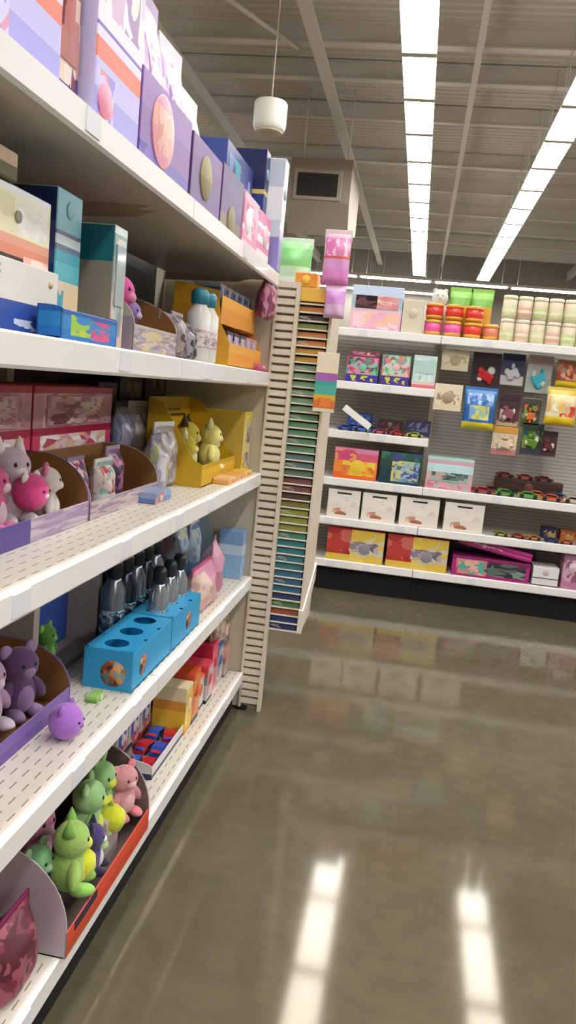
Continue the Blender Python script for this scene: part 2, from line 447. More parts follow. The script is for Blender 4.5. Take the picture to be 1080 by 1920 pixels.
def plush(label, s, body, belly, loc, rot, ears='round', accent=None, cat='plush toy', name='plush_toy', group=None):
    o = thing(name, label, cat, loc, rot, group)
    B, W = fab(body), fab(belly); A = fab(accent) if accent else W
    b = MB(); b.ell((0, 0, s*.36), (s*.30, s*.26, s*.36), B); b.ell((0, -s*.1, s*.34), (s*.2, s*.19, s*.26), W); b.build('body', o)
    b = MB(); b.ell((0, -s*.03, s*.82), (s*.30, s*.27, s*.27), B); h = b.build('head', o)
    b = MB(); b.ell((0, -s*.24, s*.76), (s*.12, s*.10, s*.09), W); b.build('muzzle', h)
    for k in (-1, 1):
        b = MB()
        if ears == 'long': b.ell((k*s*.14, 0, s*1.22), (s*.07, s*.05, s*.24), A, mat4=Matrix.Rotation(R(k*14), 4, 'Y'))
        elif ears == 'point': b.lathe([(s*.11, 0), (s*.07, s*.12), (.002, s*.26)], A, c=(k*s*.17, 0, s*.98), n=14)
        else: b.ell((k*s*.23, 0, s*1.04), (s*.11, s*.06, s*.11), A)
        b.build('ear', h)
        b = MB(); b.ell((k*s*.1, -s*.27, s*.87), (s*.03, s*.02, s*.035), M('151316', .15), 10); b.build('eye', h)
        b = MB(); b.ell((k*s*.3, -s*.1, s*.42), (s*.1, s*.1, s*.22), B, mat4=Matrix.Rotation(R(k*-35), 4, 'Y')); b.build('arm', o)
        b = MB(); b.ell((k*s*.18, -s*.22, s*.1), (s*.12, s*.2, s*.1), A); b.build('foot', o)
    return o

def ball(label, r, c1, c2, loc, rot, cat='plush toy', name='round_plush'):
    o = thing(name, label, cat, loc, rot)
    b = MB(); b.ell((0, r, r), (r, r*.95, r), fab(c1), 24); b.build('body', o)
    for k in (-1, 1):
        b = MB(); b.ell((k*r*.62, r, r*1.78), (r*.3, r*.16, r*.32), fab(c2)); b.build('ear', o)
        b = MB(); b.ell((k*r*.3, r*.1, r*1.15), (r*.07, r*.06, r*.08), M('151316', .15), 10); b.build('eye', o)
    b = MB(); b.ell((0, r*.1, r*.9), (r*.2, r*.12, r*.14), fab(c2)); b.build('muzzle', o)
    return o

def side_curve(D, hf, hb, n=10):
    pts = [(0, 0), (D, 0), (D, hb)]
    for i in range(n + 1):
        a = i / n * math.pi / 2
        pts.append((D*.72 - D*.72 * math.sin(a), hf + (hb - hf) * math.cos(a)))
    return pts
def tray(label, W, D, hf, hb, outer, loc, rot, inner=None, cat='display tray', name='display_tray', front=None, group=None, back=True):
    """open cardboard display tray with curved sides; printed outside, kraft inside"""
    inner = inner or kraft()
    o = thing(name, label, cat, loc, rot, group)
    b = MB(); b.box(-W/2, W/2, .004, D, 0, .003, inner); b.build('tray_floor', o)
    b = MB(); b.box(-W/2, W/2, 0, .003, 0, hf, front or outer, .001, seg=1); b.box(-W/2 + .004, W/2 - .004, .003, .0045, .003, hf - .002, inner); b.build('front_panel', o)
    for k in (-1, 1):
        b = MB(); x = k * (W/2 - .0015)
        b.prism(side_curve(D, hf, hb), 0, x - .0015, x + .0015, outer)
        b.prism([(p[0]*.98 + .002, p[1]*.985) for p in side_curve(D, hf, hb)], 0, x - k*.0018 - .0008, x - k*.0018 + .0008, inner); b.build('side_panel', o)
    if back:
        b = MB(); b.box(-W/2, W/2, D - .003, D, 0, hb, outer, .001, seg=1); b.box(-W/2 + .004, W/2 - .004, D - .0045, D - .003, .003, hb - .002, inner); b.build('back_panel', o)
    return o

def jar(label, r, h, glass, band, lid, loc, rot, cat='jar', name='toy_jar', group=None):
    o = thing(name, label, cat, loc, rot, group)
    b = MB(); b.lathe([(r*.9, 0), (r, .008), (r, h*.78), (r*.9, h*.84)], glass, c=(0, r, 0)); b.build('jar_body', o)
    b = MB(); b.lathe([(r*1.004, h*.12), (r*1.012, h*.13), (r*1.012, h*.5), (r*1.004, h*.51)], band, c=(0, r, 0)); b.build('paper_label', o)
    b = MB(); b.lathe([(r*.96, h*.84), (r*.98, h*.85), (r*.98, h*.98), (r*.9, h)], lid, c=(0, r, 0)); b.build('lid', o)
    return o

def bottle(label, r, h, body, lid, band, loc, rot, cat='bottle', name='drink_bottle', group=None):
    o = thing(name, label, cat, loc, rot, group)
    b = MB(); b.lathe([(r*.9, 0), (r, .008), (r, h*.66), (r*.6, h*.76), (r*.55, h*.8)], body, c=(0, r, 0)); b.build('bottle_body', o)
    b = MB(); b.lathe([(r*1.005, h*.2), (r*1.012, h*.21), (r*1.012, h*.44), (r*1.005, h*.45)], band, c=(0, r, 0)); b.build('printed_band', o)
    b = MB(); b.lathe([(r*.66, h*.8), (r*.7, h*.81), (r*.7, h*.95), (r*.5, h)], lid, c=(0, r, 0)); b.build('lid', o)
    return o

def car(label, L, c1, c2, loc, rot, cat='toy car', name='toy_car', group=None):
    o = thing(name, label, cat, loc, rot, group); w = L*.42; h = L*.30
    b = MB(); b.prism([(-L/2, h*.25), (L/2, h*.25), (L/2, h*.58), (L*.3, h*.66), (L*.16, h*1.05), (-L*.22, h*1.1), (-L*.36, h*.72), (-L/2, h*.66)], 1, 0, w, M(c1, .25, 0, 0, .4)); b.build('car_body', o)
    b = MB(); b.prism([(L*.25, h*.68), (L*.15, h*.98), (-L*.2, h*1.02), (-L*.3, h*.74)], 1, -.0015, w + .0015, M('20242c', .15)); b.build('side_windows', o)
    for a in (-.3, .3):
        for y in (-.003, w - .012):
            b = MB(); b.lathe([(h*.26, 0), (h*.36, .003), (h*.36, .012), (h*.26, .015)], M('18181a', .7), n=16, mat4=Matrix.Translation((a*L, y + .015, h*.36)) @ Matrix.Rotation(R(90), 4, 'X')); b.build('wheel', o)
    b = MB(); b.box(-L*.5, -L*.32, w*.1, w*.9, h*.74, h*.82, M(c2, .4), .001, seg=1); b.build('spoiler', o)
    return o
# ------------------------------------------------------------------ goods on the side gondola
S1, S2, S3, S4, S5 = [z + .0005 for z in LZs]
LAV = ('b9b4ec', 'a7a2e4', 'cfc8f2')
def lavprint(): return PR(((0, '9d97e0'), (.16, 'bdb7ef'), (.30, 'e2694f'), (.40, 'd9d2ee'), (.45, '5a4fb0'), (.47, 'e4dcec'), (.72, 'cdbde0')),
                          ((.05, .4, .02, .26, ('d88aa8', '8b86d8', 'c9c3f2'), 9), (.1, .9, .55, .96, ('e9e0ea', 'c8a6cf', 'efe7d2', '9a6fb0', 'e3b7c6'), 7)))
# top shelf
carton('lavender box with orange stripe at the near end of the top shelf', .27, .2, .30, lavprint(), **Lp(1.145, -.625, S1), side=M('c3bbe0'), em=(.25, .75, .04, M('d96a8a')))
o = carton('pinkish brown boxed doll between the two orange striped lavender boxes', .115, .16, .34, PR(((0, '4a3a86'), (.16, 'c98f8c'), (.34, 'd9b8a8'), (.42, '9a6a66'), (.75, '6d5a62')), ((.1, .9, .1, .5, ('e8cfc0', 'b8746f', '8a4a58', 'f0e2d8'), 5),)), **Lp(1.345, -.65, S1), win=(.1, .9, .2, .9, PR(((0, 'c58b86'), (.3, 'e6c9bb'), (.45, 'a36a6c'), (.8, '6b4c50')), ((.2, .8, .2, .7, ('f2dccd', 'c9827c', '7b4650'), 5),), .1)), cat='boxed doll', name='boxed_doll')
carton('lavender box with orange stripe beside the purple box with a pink face', .22, .09, .34, lavprint(), **Lp(1.52, -.622, S1), side=M('c3bbe0'), em=(.2, .12, .03, M('e58aa6')))
carton('purple box with a big round pink face on its front', .35, .09, .175, PR(((0, '5a4aa8'), (.2, '7d52a0'), (.6, '8a5fae')), ((.0, .25, .0, .2, ('3a2f9a', '6b4ab0'), 5),)), **Lp(1.815, -.622, S1), side=M('7d52a0'), em=(.40, .5, .075, PR(((0, 'd58a9a'), (.5, 'd99a8e'), (.8, 'c47f96')), ((.2, .8, .2, .8, ('dd9aa4', 'c98a7c', 'e0a894'), 4),), .4)))
carton('dark purple carton with a dull yellow oval emblem', .29, .09, .165, PR(((0, '5f3880'), (.7, '6a3f8e'))), **Lp(2.155, -.622, S1), side=M('5e3f74'), em=(.45, .5, .055, PR(((0, '7a7040'), (.5, '8d8350')), (), .5)))
carton('darker purple carton with gold base print, further along than the yellow oval', .26, .09, .175, PR(((0, '6f6350'), (.25, '57317a'), (.8, '4f2c70'))), **Lp(2.445, -.622, S1), side=M('4f3364'), em=(.5, .2, .045, M('857a55')))
for i, (y, h, t) in enumerate(((1.485, .52, 'nearest of the row'), (1.67, .50, 'second from the near end'), (1.85, .475, 'third from the near end'), (2.04, .455, 'fourth from the near end'), (2.23, .42, 'fifth from the near end'), (2.42, .36, 'far end of the row'))):
    bag('tall frosted lilac bag behind the purple boxes, ' + t, .175, .08, h, PR(((0, 'b49cc8'), (.3, 'd9cbe0'), (.55, 'e9e1ea'), (.8, 'cdb9d6')), ((.1, .9, .45, .95, ('f0eaf0', 'd4bfdc', 'e8d8dc', 'a87fb8', 'cfc2ae' if i % 2 else 'efe9f2'), 6),), .2), **Lp(y, -.735, S1, rnd.uniform(-4, 4)), head=M(('7b4f92', 'd8d0dd', 'e6dff0')[i % 3], .4), cat='bag')
for i, (y, h) in enumerate(((1.08, .42), (1.28, .44))):
    bag('lilac and grey bag behind the near ' + ('striped box' if i == 0 else 'boxed doll') + ' on the top shelf', .18, .08, h, PR(((0, 'a79abf'), (.5, 'b7a9bd'), (.8, 'd6c0dc')), ((.1, .9, .5, .95, ('c7b4cf', '8f7f92', 'e0d0e2', 'c9a25a'), 6),), .2), **Lp(y, -.85, S1), head=M('9a86ad'))
pk = PR(((0, 'efc9d6'), (.12, 'e58fb4'), (.3, 'f2e2e6'), (.4, 'd9709f'), (.85, 'e3a9c2')), ((.1, .6, .2, .8, ('f3dfe4', 'b83f4e', 'e8b9c8', 'ffffff'), 5), (.6, 1, .3, .9, ('d868a6', 'e9a7c9'), 4)))
carton('pink and white box next to the dark purple cartons', .23, .06, .17, pk, **Lp(2.72, -.622, S1), side=M('e0a2bd'), em=(.3, .5, .04, M('f4ecef')))
carton('hot pink box with white stripes near the far end of the top shelf', .21, .06, .165, PR(((0, 'f0dfe5'), (.2, 'e07aa9'), (.35, 'f3e8ec'), (.5, 'e388b2'), (.65, 'f0e6ea'), (.75, 'd35f97'))), **Lp(2.945, -.622, S1), side=M('dd7fac'), em=(.6, .55, .04, M('e9c3d4')))
carton('tall blue box with teal and yellow print behind the pink boxes', .40, .13, .33, PR(((0, '27408a'), (.5, '34508f'), (.62, '8fb4c8'), (.75, '2c3f86')), ((.1, .5, .6, .9, ('3aa6b6', '2a3f86', '6d8fc0'), 5), (.5, .9, .6, .85, ('c8a93a', '2f4690', '8fa0c8'), 5)), .35), **Lp(2.83, -.70, S1), side=M('2c3f86'), win=(.1, .6, .3, .58, M('c8d3d8', .1)))
carton('slim navy carton at the far end of the top shelf, before the white one', .07, .22, .42, PR(((0, '2b4fa0'), (.25, '1f2a66'), (.5, '27377e'), (.62, 'cdbb6a'), (.66, '1d2450')), (), .3), **Lp(3.09, -.66, S1), em=(.5, .8, .02, M('8fa6d0')))
carton('white and pale blue tall box closing the far end of the top shelf', .075, .24, .41, PR(((0, '9588c4'), (.28, 'b7aad2'), (.36, 'e4e6ea'), (.44, 'c3ccd6'), (.55, 'eceae6'), (.8, 'cfd8e0')), ((.1, .9, .55, .9, ('e9e7e2', 'b9c6d6', 'd9d6d0'), 6),), .3), **Lp(3.165, -.60, S1), side=PR(((0, '8f83be'), (.3, 'c6ccd8'), (.45, 'e2e4e6'), (.75, 'b9c3d2'))), em=(.5, .7, .02, M('9fb0c8')))
# second shelf
carton('white carton with deep blue base, blank lower one by the teal topped box', .31, .26, .115, PR(((0, '2f4fa3'), (.44, 'e2ded8')), ((.02, .2, .08, .2, ('c9d2ec', '2f4fa3'), 14), (.5, .75, .06, .2, ('c9d2ec', '2f4fa3'), 14), (.05, .35, .72, .92, ('9a9db8', 'e2ded8', 'e2ded8'), 13)), .4), **Lp(1.24, -.665, S2), side=M('d9d5cd'), top=M('e2ded8'), em=(.9, .8, .006, M('d8c48a')))
carton('cream and salmon game box lying on the blue based white carton', .24, .22, .125, PR(((0, '1d1b22'), (.10, 'd98567'), (.24, 'dd9a80'), (.36, 'e2dcb2'), (.9, 'dfe0e6')), ((.0, .45, .4, .86, ('dcd8a0', 'e4dfb6', 'd8d29a'), 4), (.5, .95, .4, .86, ('e6e2da', 'dedacb', 'efece4'), 4), (.6, 1, .02, .14, ('f6dfd6', 'efb9a6'), 4)), .25), **Lp(1.305, -.70, S2 + .116), side=M('c9cbd8'), em=(.5, .62, .01, M('a8a89c')))
carton('flat tan box on top of the cream and salmon game box', .16, .2, .045, PR(((0, '5c5638'), (.5, 'c9a98c')), (), .5), **Lp(1.2, -.69, S2 + .242), side=M('c9a98c'), top=M('d0b499'), em=(.5, .6, .01, M('8a7a58')))
carton('upright cyan box beside the cream game box', .11, .2, .28, PR(((0, '3f9fb4'), (.16, '3a98b2'), (.26, 'cf9a4a'), (.32, 'dcc9a8'), (.40, '4fb0bc'), (.52, '2f9ab0'), (.6, '5a6a86'), (.64, 'c8d6de'), (.70, '4a5f80'), (.73, '6fb3c4')), ((.0, 1, .2, .34, ('c8923f', 'e0c9a0', '3f9fb4'), 5),), .35), **Lp(1.505, -.70, S2), side=PR(((0, '24396e'), (.5, '4a4f86'), (.78, '142a5c'))), em=(.5, .88, .016, M('9fd0da')))
tr = tray('bright blue tray with lime and pink print in front of the cyan box', .25, .045, .05, .055, PR(((0, '1f74c8'), (.35, '2a86cc'), (.8, '1b5fae')), ((.15, .5, .15, .85, ('b8d23a', '9ccb46', '2a86cc'), 4), (.5, .85, .1, .8, ('d85a8a', 'c94f84', '2a86cc'), 4)), .4), **Lp(1.42, -.608, S2))
carton('taupe sided box with dark teal top band behind the blue tray', .07, .26, .25, PR(((0, 'd9b9ae'), (.3, 'cdb6b4'), (.45, '9aa4a8'), (.75, '6f9aa0'), (.93, 'c9d4d4')), ((.1, .9, .1, .9, ('b9c4c6', '8a9a9c', 'd9c2ba', '7c8f96'), 8),), .3), **Lp(1.66, -.655, S2), side=PR(((0, '98907f'), (.70, '1b6f7f')), (), .5), win=(.15, .85, .35, .85, M('9fb0b4', .08)))
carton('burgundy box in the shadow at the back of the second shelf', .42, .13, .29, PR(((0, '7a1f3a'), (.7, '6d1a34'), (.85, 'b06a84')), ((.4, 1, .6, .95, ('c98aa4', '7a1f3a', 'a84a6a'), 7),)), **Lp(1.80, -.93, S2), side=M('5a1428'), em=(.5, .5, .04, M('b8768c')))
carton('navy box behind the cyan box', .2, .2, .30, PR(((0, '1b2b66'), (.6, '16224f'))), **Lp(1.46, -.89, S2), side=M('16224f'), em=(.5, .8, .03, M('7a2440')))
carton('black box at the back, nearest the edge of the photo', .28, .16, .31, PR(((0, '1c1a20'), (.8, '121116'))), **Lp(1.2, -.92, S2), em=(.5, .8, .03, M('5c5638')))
tray('grey printed tray with kraft inside holding a pink toy on the second shelf', .32, .26, .06, .15, PR(((0, '9a8fa0'), (.5, 'b7b0a8')), ((0, 1, 0, .9, ('a8a29a', '8f8798', 'c4bda8', 'b39ab0', 'cbb98a'), 8),)), **Lp(1.885, -.64, S2))
plush('hot pink plush toy peeking over the grey tray of the second shelf', .155, 'd8489a', 'e88cbc', **Lp(1.80, -.72, S2 + .004), ears='round', accent='8a4ab0')
plush('mauve plush toy beside the hot pink one in the grey tray', .115, '8d6fa8', 'cdb9d6', **Lp(1.94, -.74, S2 + .004), ears='point')
for i, (y, cc) in enumerate(((2.09, ('6b5a66', '4a3f4a', '8a7a86')), (2.19, ('7a6a62', '55484a', '9a8a8c')), (2.285, ('5f5664', '3c3640', '8f8496')))):
    bag(('brown grey', 'warm grey', 'charcoal mauve')[i] + ' bag before the white bottles on the second shelf', .10, .06, (.11, .12, .10)[i], PR(((0, cc[0]), (.6, cc[1])), ((0, 1, .1, .8, cc, 5),), .25), **Lp(y, -.66, S2), head=M(cc[2]))
for i, y in enumerate((2.37, 2.46)):
    bottle(('white bottle with teal lid next to the grey bags', 'white bottle with teal lid next to the orange display')[i], .038, .215, M('d9d6d2', .25), M('2b7d92', .3), PR(((0, 'b39aa6'), (.5, 'c9b9bd')), ((0, 1, 0, 1, ('c9b3b8', '9a8a98', 'ddd5d2'), 7),)), **Lp(y, -.64, S2), group=None)
OR = PR(((0, 'e0952f'), (.6, 'e8a640')), (), .5)
o = thing('counter_display', 'orange two tier cardboard display with blue packs at the shelf end', 'display', group=None, **Lp(2.85, -.63, S2))
b = MB(); b.box(-.26, .26, 0, .20, 0, .004, OR); b.box(-.26, .26, 0, .004, 0, .075, OR, .001, seg=1); b.build('lower_lip', o)
b = MB(); b.box(-.26, .26, .035, .039, .135, .225, OR, .001, seg=1); b.box(-.26, .26, .035, .20, .135, .139, OR); b.build('upper_lip', o)
for k in (-1, 1):
    b = MB(); b.prism([(0, 0), (.2, 0), (.2, .26), (.05, .24), (.035, .135), (0, .075)], 0, k*.262 - .002, k*.262 + .002, M('e6a92e', .5)); b.build('side_panel', o)
b = MB(); b.box(-.26, .26, .196, .20, 0, .26, OR); b.build('back_panel', o)
for i in range(5):
    carton('small blue pack low in the orange display, %s' % ('nearest the bottles', 'second along', 'middle of five', 'fourth along', 'nearest the end panel')[i], .088, .10, .11, PR(((0, '3d5f9a'), (.5, '7fa3c8'), (.75, '2a2f4a') if i < 3 else (.75, 'c98aa4')), ((.1, .9, .5, .9, ('cfd9e4', '5f86b8', 'd39ab4'), 5),)), **Lp(2.85 - .2 + .1*i, -.645, S2 + .0045), name='small_pack', cat='pack', group='packs in the lower tier of the orange display')
for i in range(5):
    carton('small steel blue pack high in the orange display, %s' % ('nearest the bottles', 'second along', 'middle of five', 'fourth along', 'nearest the end panel')[i], .085, .09, .125, PR(((0, '4a5f7a'), (.6, '7d93a8'), (.8, '2f4a72'), (.9, '6f9ac8') if i > 2 else (.9, '8a97a4')), ((.1, .9, .5, .95, ('a9b4bd', '5a7396', '3a4a66'), 5),)), **Lp(2.85 - .2 + .1*i, -.68, S2 + .14), name='small_pack', cat='pack', group='packs on the upper tier of the orange display')
bag('dusky pink plush bag tied near the top of the slotted end panel', .13, .07, .15, PR(((0, '7a3f58'), (.5, 'b0647f'), (.8, '8d4a66')), ((0, 1, 0, 1, ('a85a78', 'c98aa0', '7a3a54'), 5),), .5), **Lp(3.11, -.59, S2 + .20))
carton('flat burgundy box lying at the foot of the orange display', .16, .10, .028, PR(((0, 'a84a62'), (.5, 'c46a80')), ((.1, .9, .2, .8, ('d98a9a', '8a2f48'), 5),)), **Lp(3.08, -.606, S2), em=(.5, .5, .008, M('e0b0b8')))
# third shelf
pkp = PR(((0, 'c2204f'), (.08, 'd7406e'), (.46, 'c81f50'), (.54, 'd9a0b4'), (.92, 'b51f4c')), ((.1, .92, .55, .92, ('dfa8ba', 'c98298', 'e6c0c6', '9a4a5a', 'f0dadd'), 5), (.08, .92, .10, .46, ('f0dce0', 'e3a9b2', 'c9506e', 'e6c9a0', 'ffffff'), 11)), .3)
for i, (y, w_, t) in enumerate(((1.62, .44, 'crimson and pink doll box nearest the photo edge, third shelf'), (2.105, .51, 'crimson and pink doll box beside the lavender bags, third shelf'))):
    carton('dark grey printed carton under the ' + ('near' if i == 0 else 'far') + ' crimson doll box', w_, .12, .07, PR(((0, '5a4f5c'), (.6, '8a7f8a')), ((0, 1, .3, 1, ('6f6472', 'b0a6b0', '3a323c', 'd6ced6'), 12),)), **Lp(y, -.93, S3), em=(.5, .5, .02, M('c8406e')))
    carton(t, w_, .12, .235, pkp, **Lp(y, -.93, S3 + .0705), side=M('b51f4c'), top=M('c2204f'), win=(.14, .84, .56, .9, PR(((0, 'd8a4b4'), (.6, 'cf95a8')), ((.05, .95, .05, .95, ('e6c3cb', 'b8788c', 'f0dcdc', '8f4a5c', 'd9a6b0'), 5),), .08)))
tray('purple fronted tray with kraft inside, near end of the third shelf', .64, .18, .051, .155, PR(((0, '5d4a94'), (.4, '7d6aa8'), (.7, '8f7fae')), ((.0, .55, .0, 1, ('5a4592', '6b55a0', '54408a'), 3), (.55, 1, 0, 1, ('a99aae', 'bdb0ba', '9a86a8'), 6)), .5), **Lp(1.45, -.74, S3))
tray('lavender grey tray with kraft inside beside the purple fronted tray', .50, .18, .045, .145, PR(((0, '9d8f9c'), (.5, 'b3a6ac')), ((0, 1, 0, 1, ('a79aa6', 'c4b8ba', '8d7a94', 'bca6a0'), 8),), .5), **Lp(2.03, -.74, S3))
for i, (y, x, z, s, b_, c_, ear, t) in enumerate(((1.20, -.82, .02, .15, '7a5fa8', 'b9a6d0', 'long', 'purple plush rabbit at the near end of the purple tray'),
    (1.32, -.81, .03, .14, 'd9cbd4', 'efe6ea', 'round', 'pale pink plush in the purple tray'), (1.44, -.81, .02, .125, 'd85c94', 'f2d9e2', 'round', 'hot pink plush leaning on the front of the purple tray'),
    (1.55, -.83, .02, .15, 'c9b7c6', 'efe6ea', 'point', 'greyish lilac plush behind the hot pink one'), (1.66, -.80, .005, .12, 'e6e0dc', 'f2eeea', 'round', 'small white plush by the kraft end of the purple tray'))):
    plush(t, s, b_, c_, **Lp(y, x, S3 + z, rnd.uniform(-25, 25)), ears=ear, accent='e67ab0' if i in (2, 4) else None)
ball('round hot pink plush resting on the purple tray front', .041, 'f0529e', 'e8e2de', **Lp(1.55, -.738, S3 + .052))
bag('magenta bag in the lavender grey tray', .10, .06, .13, PR(((0, 'b81f66'), (.6, 'd84f8e')), ((0, 1, .5, 1, ('e9d9e0', '6a5a80', 'b81f66'), 6),), .3), **Lp(1.86, -.79, S3 + .004), head=M('8a7f96'))
bag('white and teal bag in the lavender grey tray', .11, .06, .12, PR(((0, 'd9e0dc'), (.5, 'eae6e2'), (.75, '8fb8b8')), ((0, 1, .3, .9, ('f0eeea', '9ac0c0', 'c84a5a', 'e9d2c8'), 6),), .3), **Lp(1.99, -.77, S3 + .004), head=M('e8e6e4'))
bag('dark violet bag with pink print in the lavender grey tray', .10, .06, .14, PR(((0, '5a4a78'), (.5, '8a5a86')), ((0, 1, .2, .9, ('c85a8a', '4a3a66', 'b9a6c8'), 6),), .3), **Lp(2.13, -.80, S3 + .004), head=M('a89ab4'))
carton('small flat blue and orange pack on the shelf past the lavender tray', .14, .08, .03, PR(((0, '5f7fb8'), (.5, '8aa0c8')), ((.0, .5, 0, 1, ('c85a3a', 'd9804a', '6f86b8'), 5),)), **Lp(2.19, -.69, S3), em=(.3, .5, .009, M('d0d6e0')))
gcols = (('8f93b4', 'a9a9bd', '6f7494'), ('b3aeb2', 'cfc9c6', '8f8a92'), ('9a98ae', 'c4c0c4', 'a6b86a'), ('a8a2a2', 'c9c2bc', '86808a'))
for i, (y, x, h) in enumerate(((2.44, -.89, .25), (2.585, -.89, .25), (2.36, -.74, .17), (2.48, -.76, .20))):
    bag(('bluish lavender bag beside the crimson box', 'grey lavender bag behind the lime marked one', 'silver bag with lime mark at the front, third shelf', 'silver grey bag next to the yellow display')[i], .14, .08, h, PR(((0, gcols[i][0]), (.55, gcols[i][1]), (.8, gcols[i][0])), ((0, 1, .1, .9, gcols[i], 6),), .22), **Lp(y, x, S3, rnd.uniform(-10, 10)), head=M(('3a3440', 'd6d2d0', '8a86a0', 'e0dcd6')[i]))
YE = PR(((0, 'c9a21c'), (.5, 'd8b022'), (.8, 'c29a18')), (), .5)
o = thing('counter_display', 'yellow cardboard display box full of yellow plush toys', 'display', **Lp(2.80, -.68, S3))
b = MB(); b.box(-.24, .24, 0, .2, 0, .004, YE); b.box(-.24, .24, 0, .004, 0, .075, YE, .001, seg=1); b.build('front_lip', o)
b = MB(); b.box(-.24, .24, .196, .2, 0, .285, YE, .001, seg=1); b.build('header_panel', o)
b = MB(); b.box(-.15, .16, .193, .196, .215, .225, M('5a4a18')); b.box(-.13, .10, .193, .196, .235, .243, M('6b5a20')); b.build('printed_bar', o)
for k in (-1, 1):
    b = MB(); b.prism([(0, 0), (.2, 0), (.2, .285), (.15, .27), (.03, .09), (0, .075)], 0, k*.242 - .002, k*.242 + .002, YE); b.build('side_panel', o)
for i, (y, x, z, s, t) in enumerate(((2.63, -.77, .005, .15, 'yellow plush at the near side of the yellow display'), (2.74, -.80, .02, .17, 'tall yellow plush second along in the yellow display'), (2.83, -.735, .035, .15, 'pale yellow plush leaning out at the centre of the yellow display'), (2.94, -.77, .005, .15, 'yellow plush at the far side of the yellow display'))):
    plush(t, s, ('d9cc3a', 'e0d24a', 'efe88a', 'dccf42')[i], 'f0e9a8', **Lp(y, x, S3 + z, rnd.uniform(-20, 20)), ears='point', accent='4a3a1a' if i % 2 else None)
carton('slim yellow box with small pictures next to the slotted end panel', .13, .17, .245, PR(((0, 'd8b83a'), (.3, 'dcc98a'), (.85, 'dfc33a')), ((.2, .9, .12, .34, ('8a7a9a', 'e6dcc0', '5a4a5a'), 4), (.3, .9, .5, .82, ('4a4030', 'cfc5a4', '7a6a5a'), 4)), .4), **Lp(3.12, -.655, S3), side=M('cdb04a'), em=(.3, .9, .012, M('efe6b0')))
for i, y in enumerate((2.76, 2.90, 3.03)):
    carton(('orange flat pack before the yellow display, nearest the white deck', 'pale orange flat pack before the yellow display, middle one', 'deep yellow flat pack by the slim yellow box')[i], .12, .06, .022, PR(((0, ('e6a860', 'e9b878', 'e0ae3a')[i]), (.6, ('eac08a', 'e6a458', 'e8c050')[i]))), **Lp(y, -.618, S3), name='flat_pack', cat='pack', em=(.5, .5, .006, M('c98aa0')))
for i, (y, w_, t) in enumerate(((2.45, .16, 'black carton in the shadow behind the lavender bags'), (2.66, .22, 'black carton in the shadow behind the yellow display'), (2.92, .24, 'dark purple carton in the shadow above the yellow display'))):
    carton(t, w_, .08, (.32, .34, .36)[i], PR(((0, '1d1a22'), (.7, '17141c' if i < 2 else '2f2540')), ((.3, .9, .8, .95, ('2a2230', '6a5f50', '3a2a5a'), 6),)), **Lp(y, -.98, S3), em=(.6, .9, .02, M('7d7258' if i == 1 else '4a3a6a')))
# fourth shelf
tray('purple tray with kraft inside full of purple plush, fourth shelf', .70, .20, .05, .15, PR(((0, '6a4f9a'), (.5, '7a5faa')), (), .5), **Lp(1.36, -.735, S4))
for i, (y, x, z, s, b_, c_, ear, t) in enumerate(((1.12, -.82, .02, .17, '5d4488', '8a72b4', 'round', 'deep purple plush nearest the photo edge, fourth shelf'), (1.25, -.84, .03, .17, 'b39bc8', 'd9cbe2', 'long', 'lilac plush rabbit at the back of the purple plush tray'),
    (1.36, -.80, .005, .15, '7a5fa6', 'c9a8d6', 'round', 'violet plush at the front of the purple plush tray'), (1.48, -.83, .02, .15, 'c6a4c9', 'e6d6e8', 'point', 'pinkish lilac plush in the purple plush tray'), (1.61, -.82, .005, .15, '6a4a78', 'a888b8', 'round', 'plum plush by the kraft end of the tray'))):
    plush(t, s, b_, c_, **Lp(y, x, S4 + z, rnd.uniform(-25, 25)), ears=ear)
ball('round bright lilac plush on the deck before the purple plush tray', .040, 'b97ae0', 'a868cf', **Lp(1.55, -.632, S4))
o = thing('shadow_box', 'navy display box with a brown grey frame behind the purple plush tray', 'display', **Lp(1.93, -.84, S4))
FR = M('a59a8e', .6)
b = MB(); b.box(-.21, .21, .09, .095, 0, .33, PR(((0, '3450a0'), (.6, '2f4692')), (), .5)); b.build('back_panel', o)
b = MB()
for x in (-.21, .18): b.box(x, x + .03, 0, .09, 0, .33, FR, .001, seg=1)
b.box(-.18, .18, 0, .09, .30, .33, FR); b.box(-.18, .18, 0, .09, 0, .02, FR); b.build('frame', o)
ball('small orange ball toy inside the navy display box', .024, 'b0552a', '8a3f20', **Lp(1.80, -.855, S4 + .022))
plush('green plush in the bottom of the navy display box', .10, '4f8a2a', '7ab04a', **Lp(1.88, -.885, S4 + .022))
BLU = M('2f9fd6', .5)
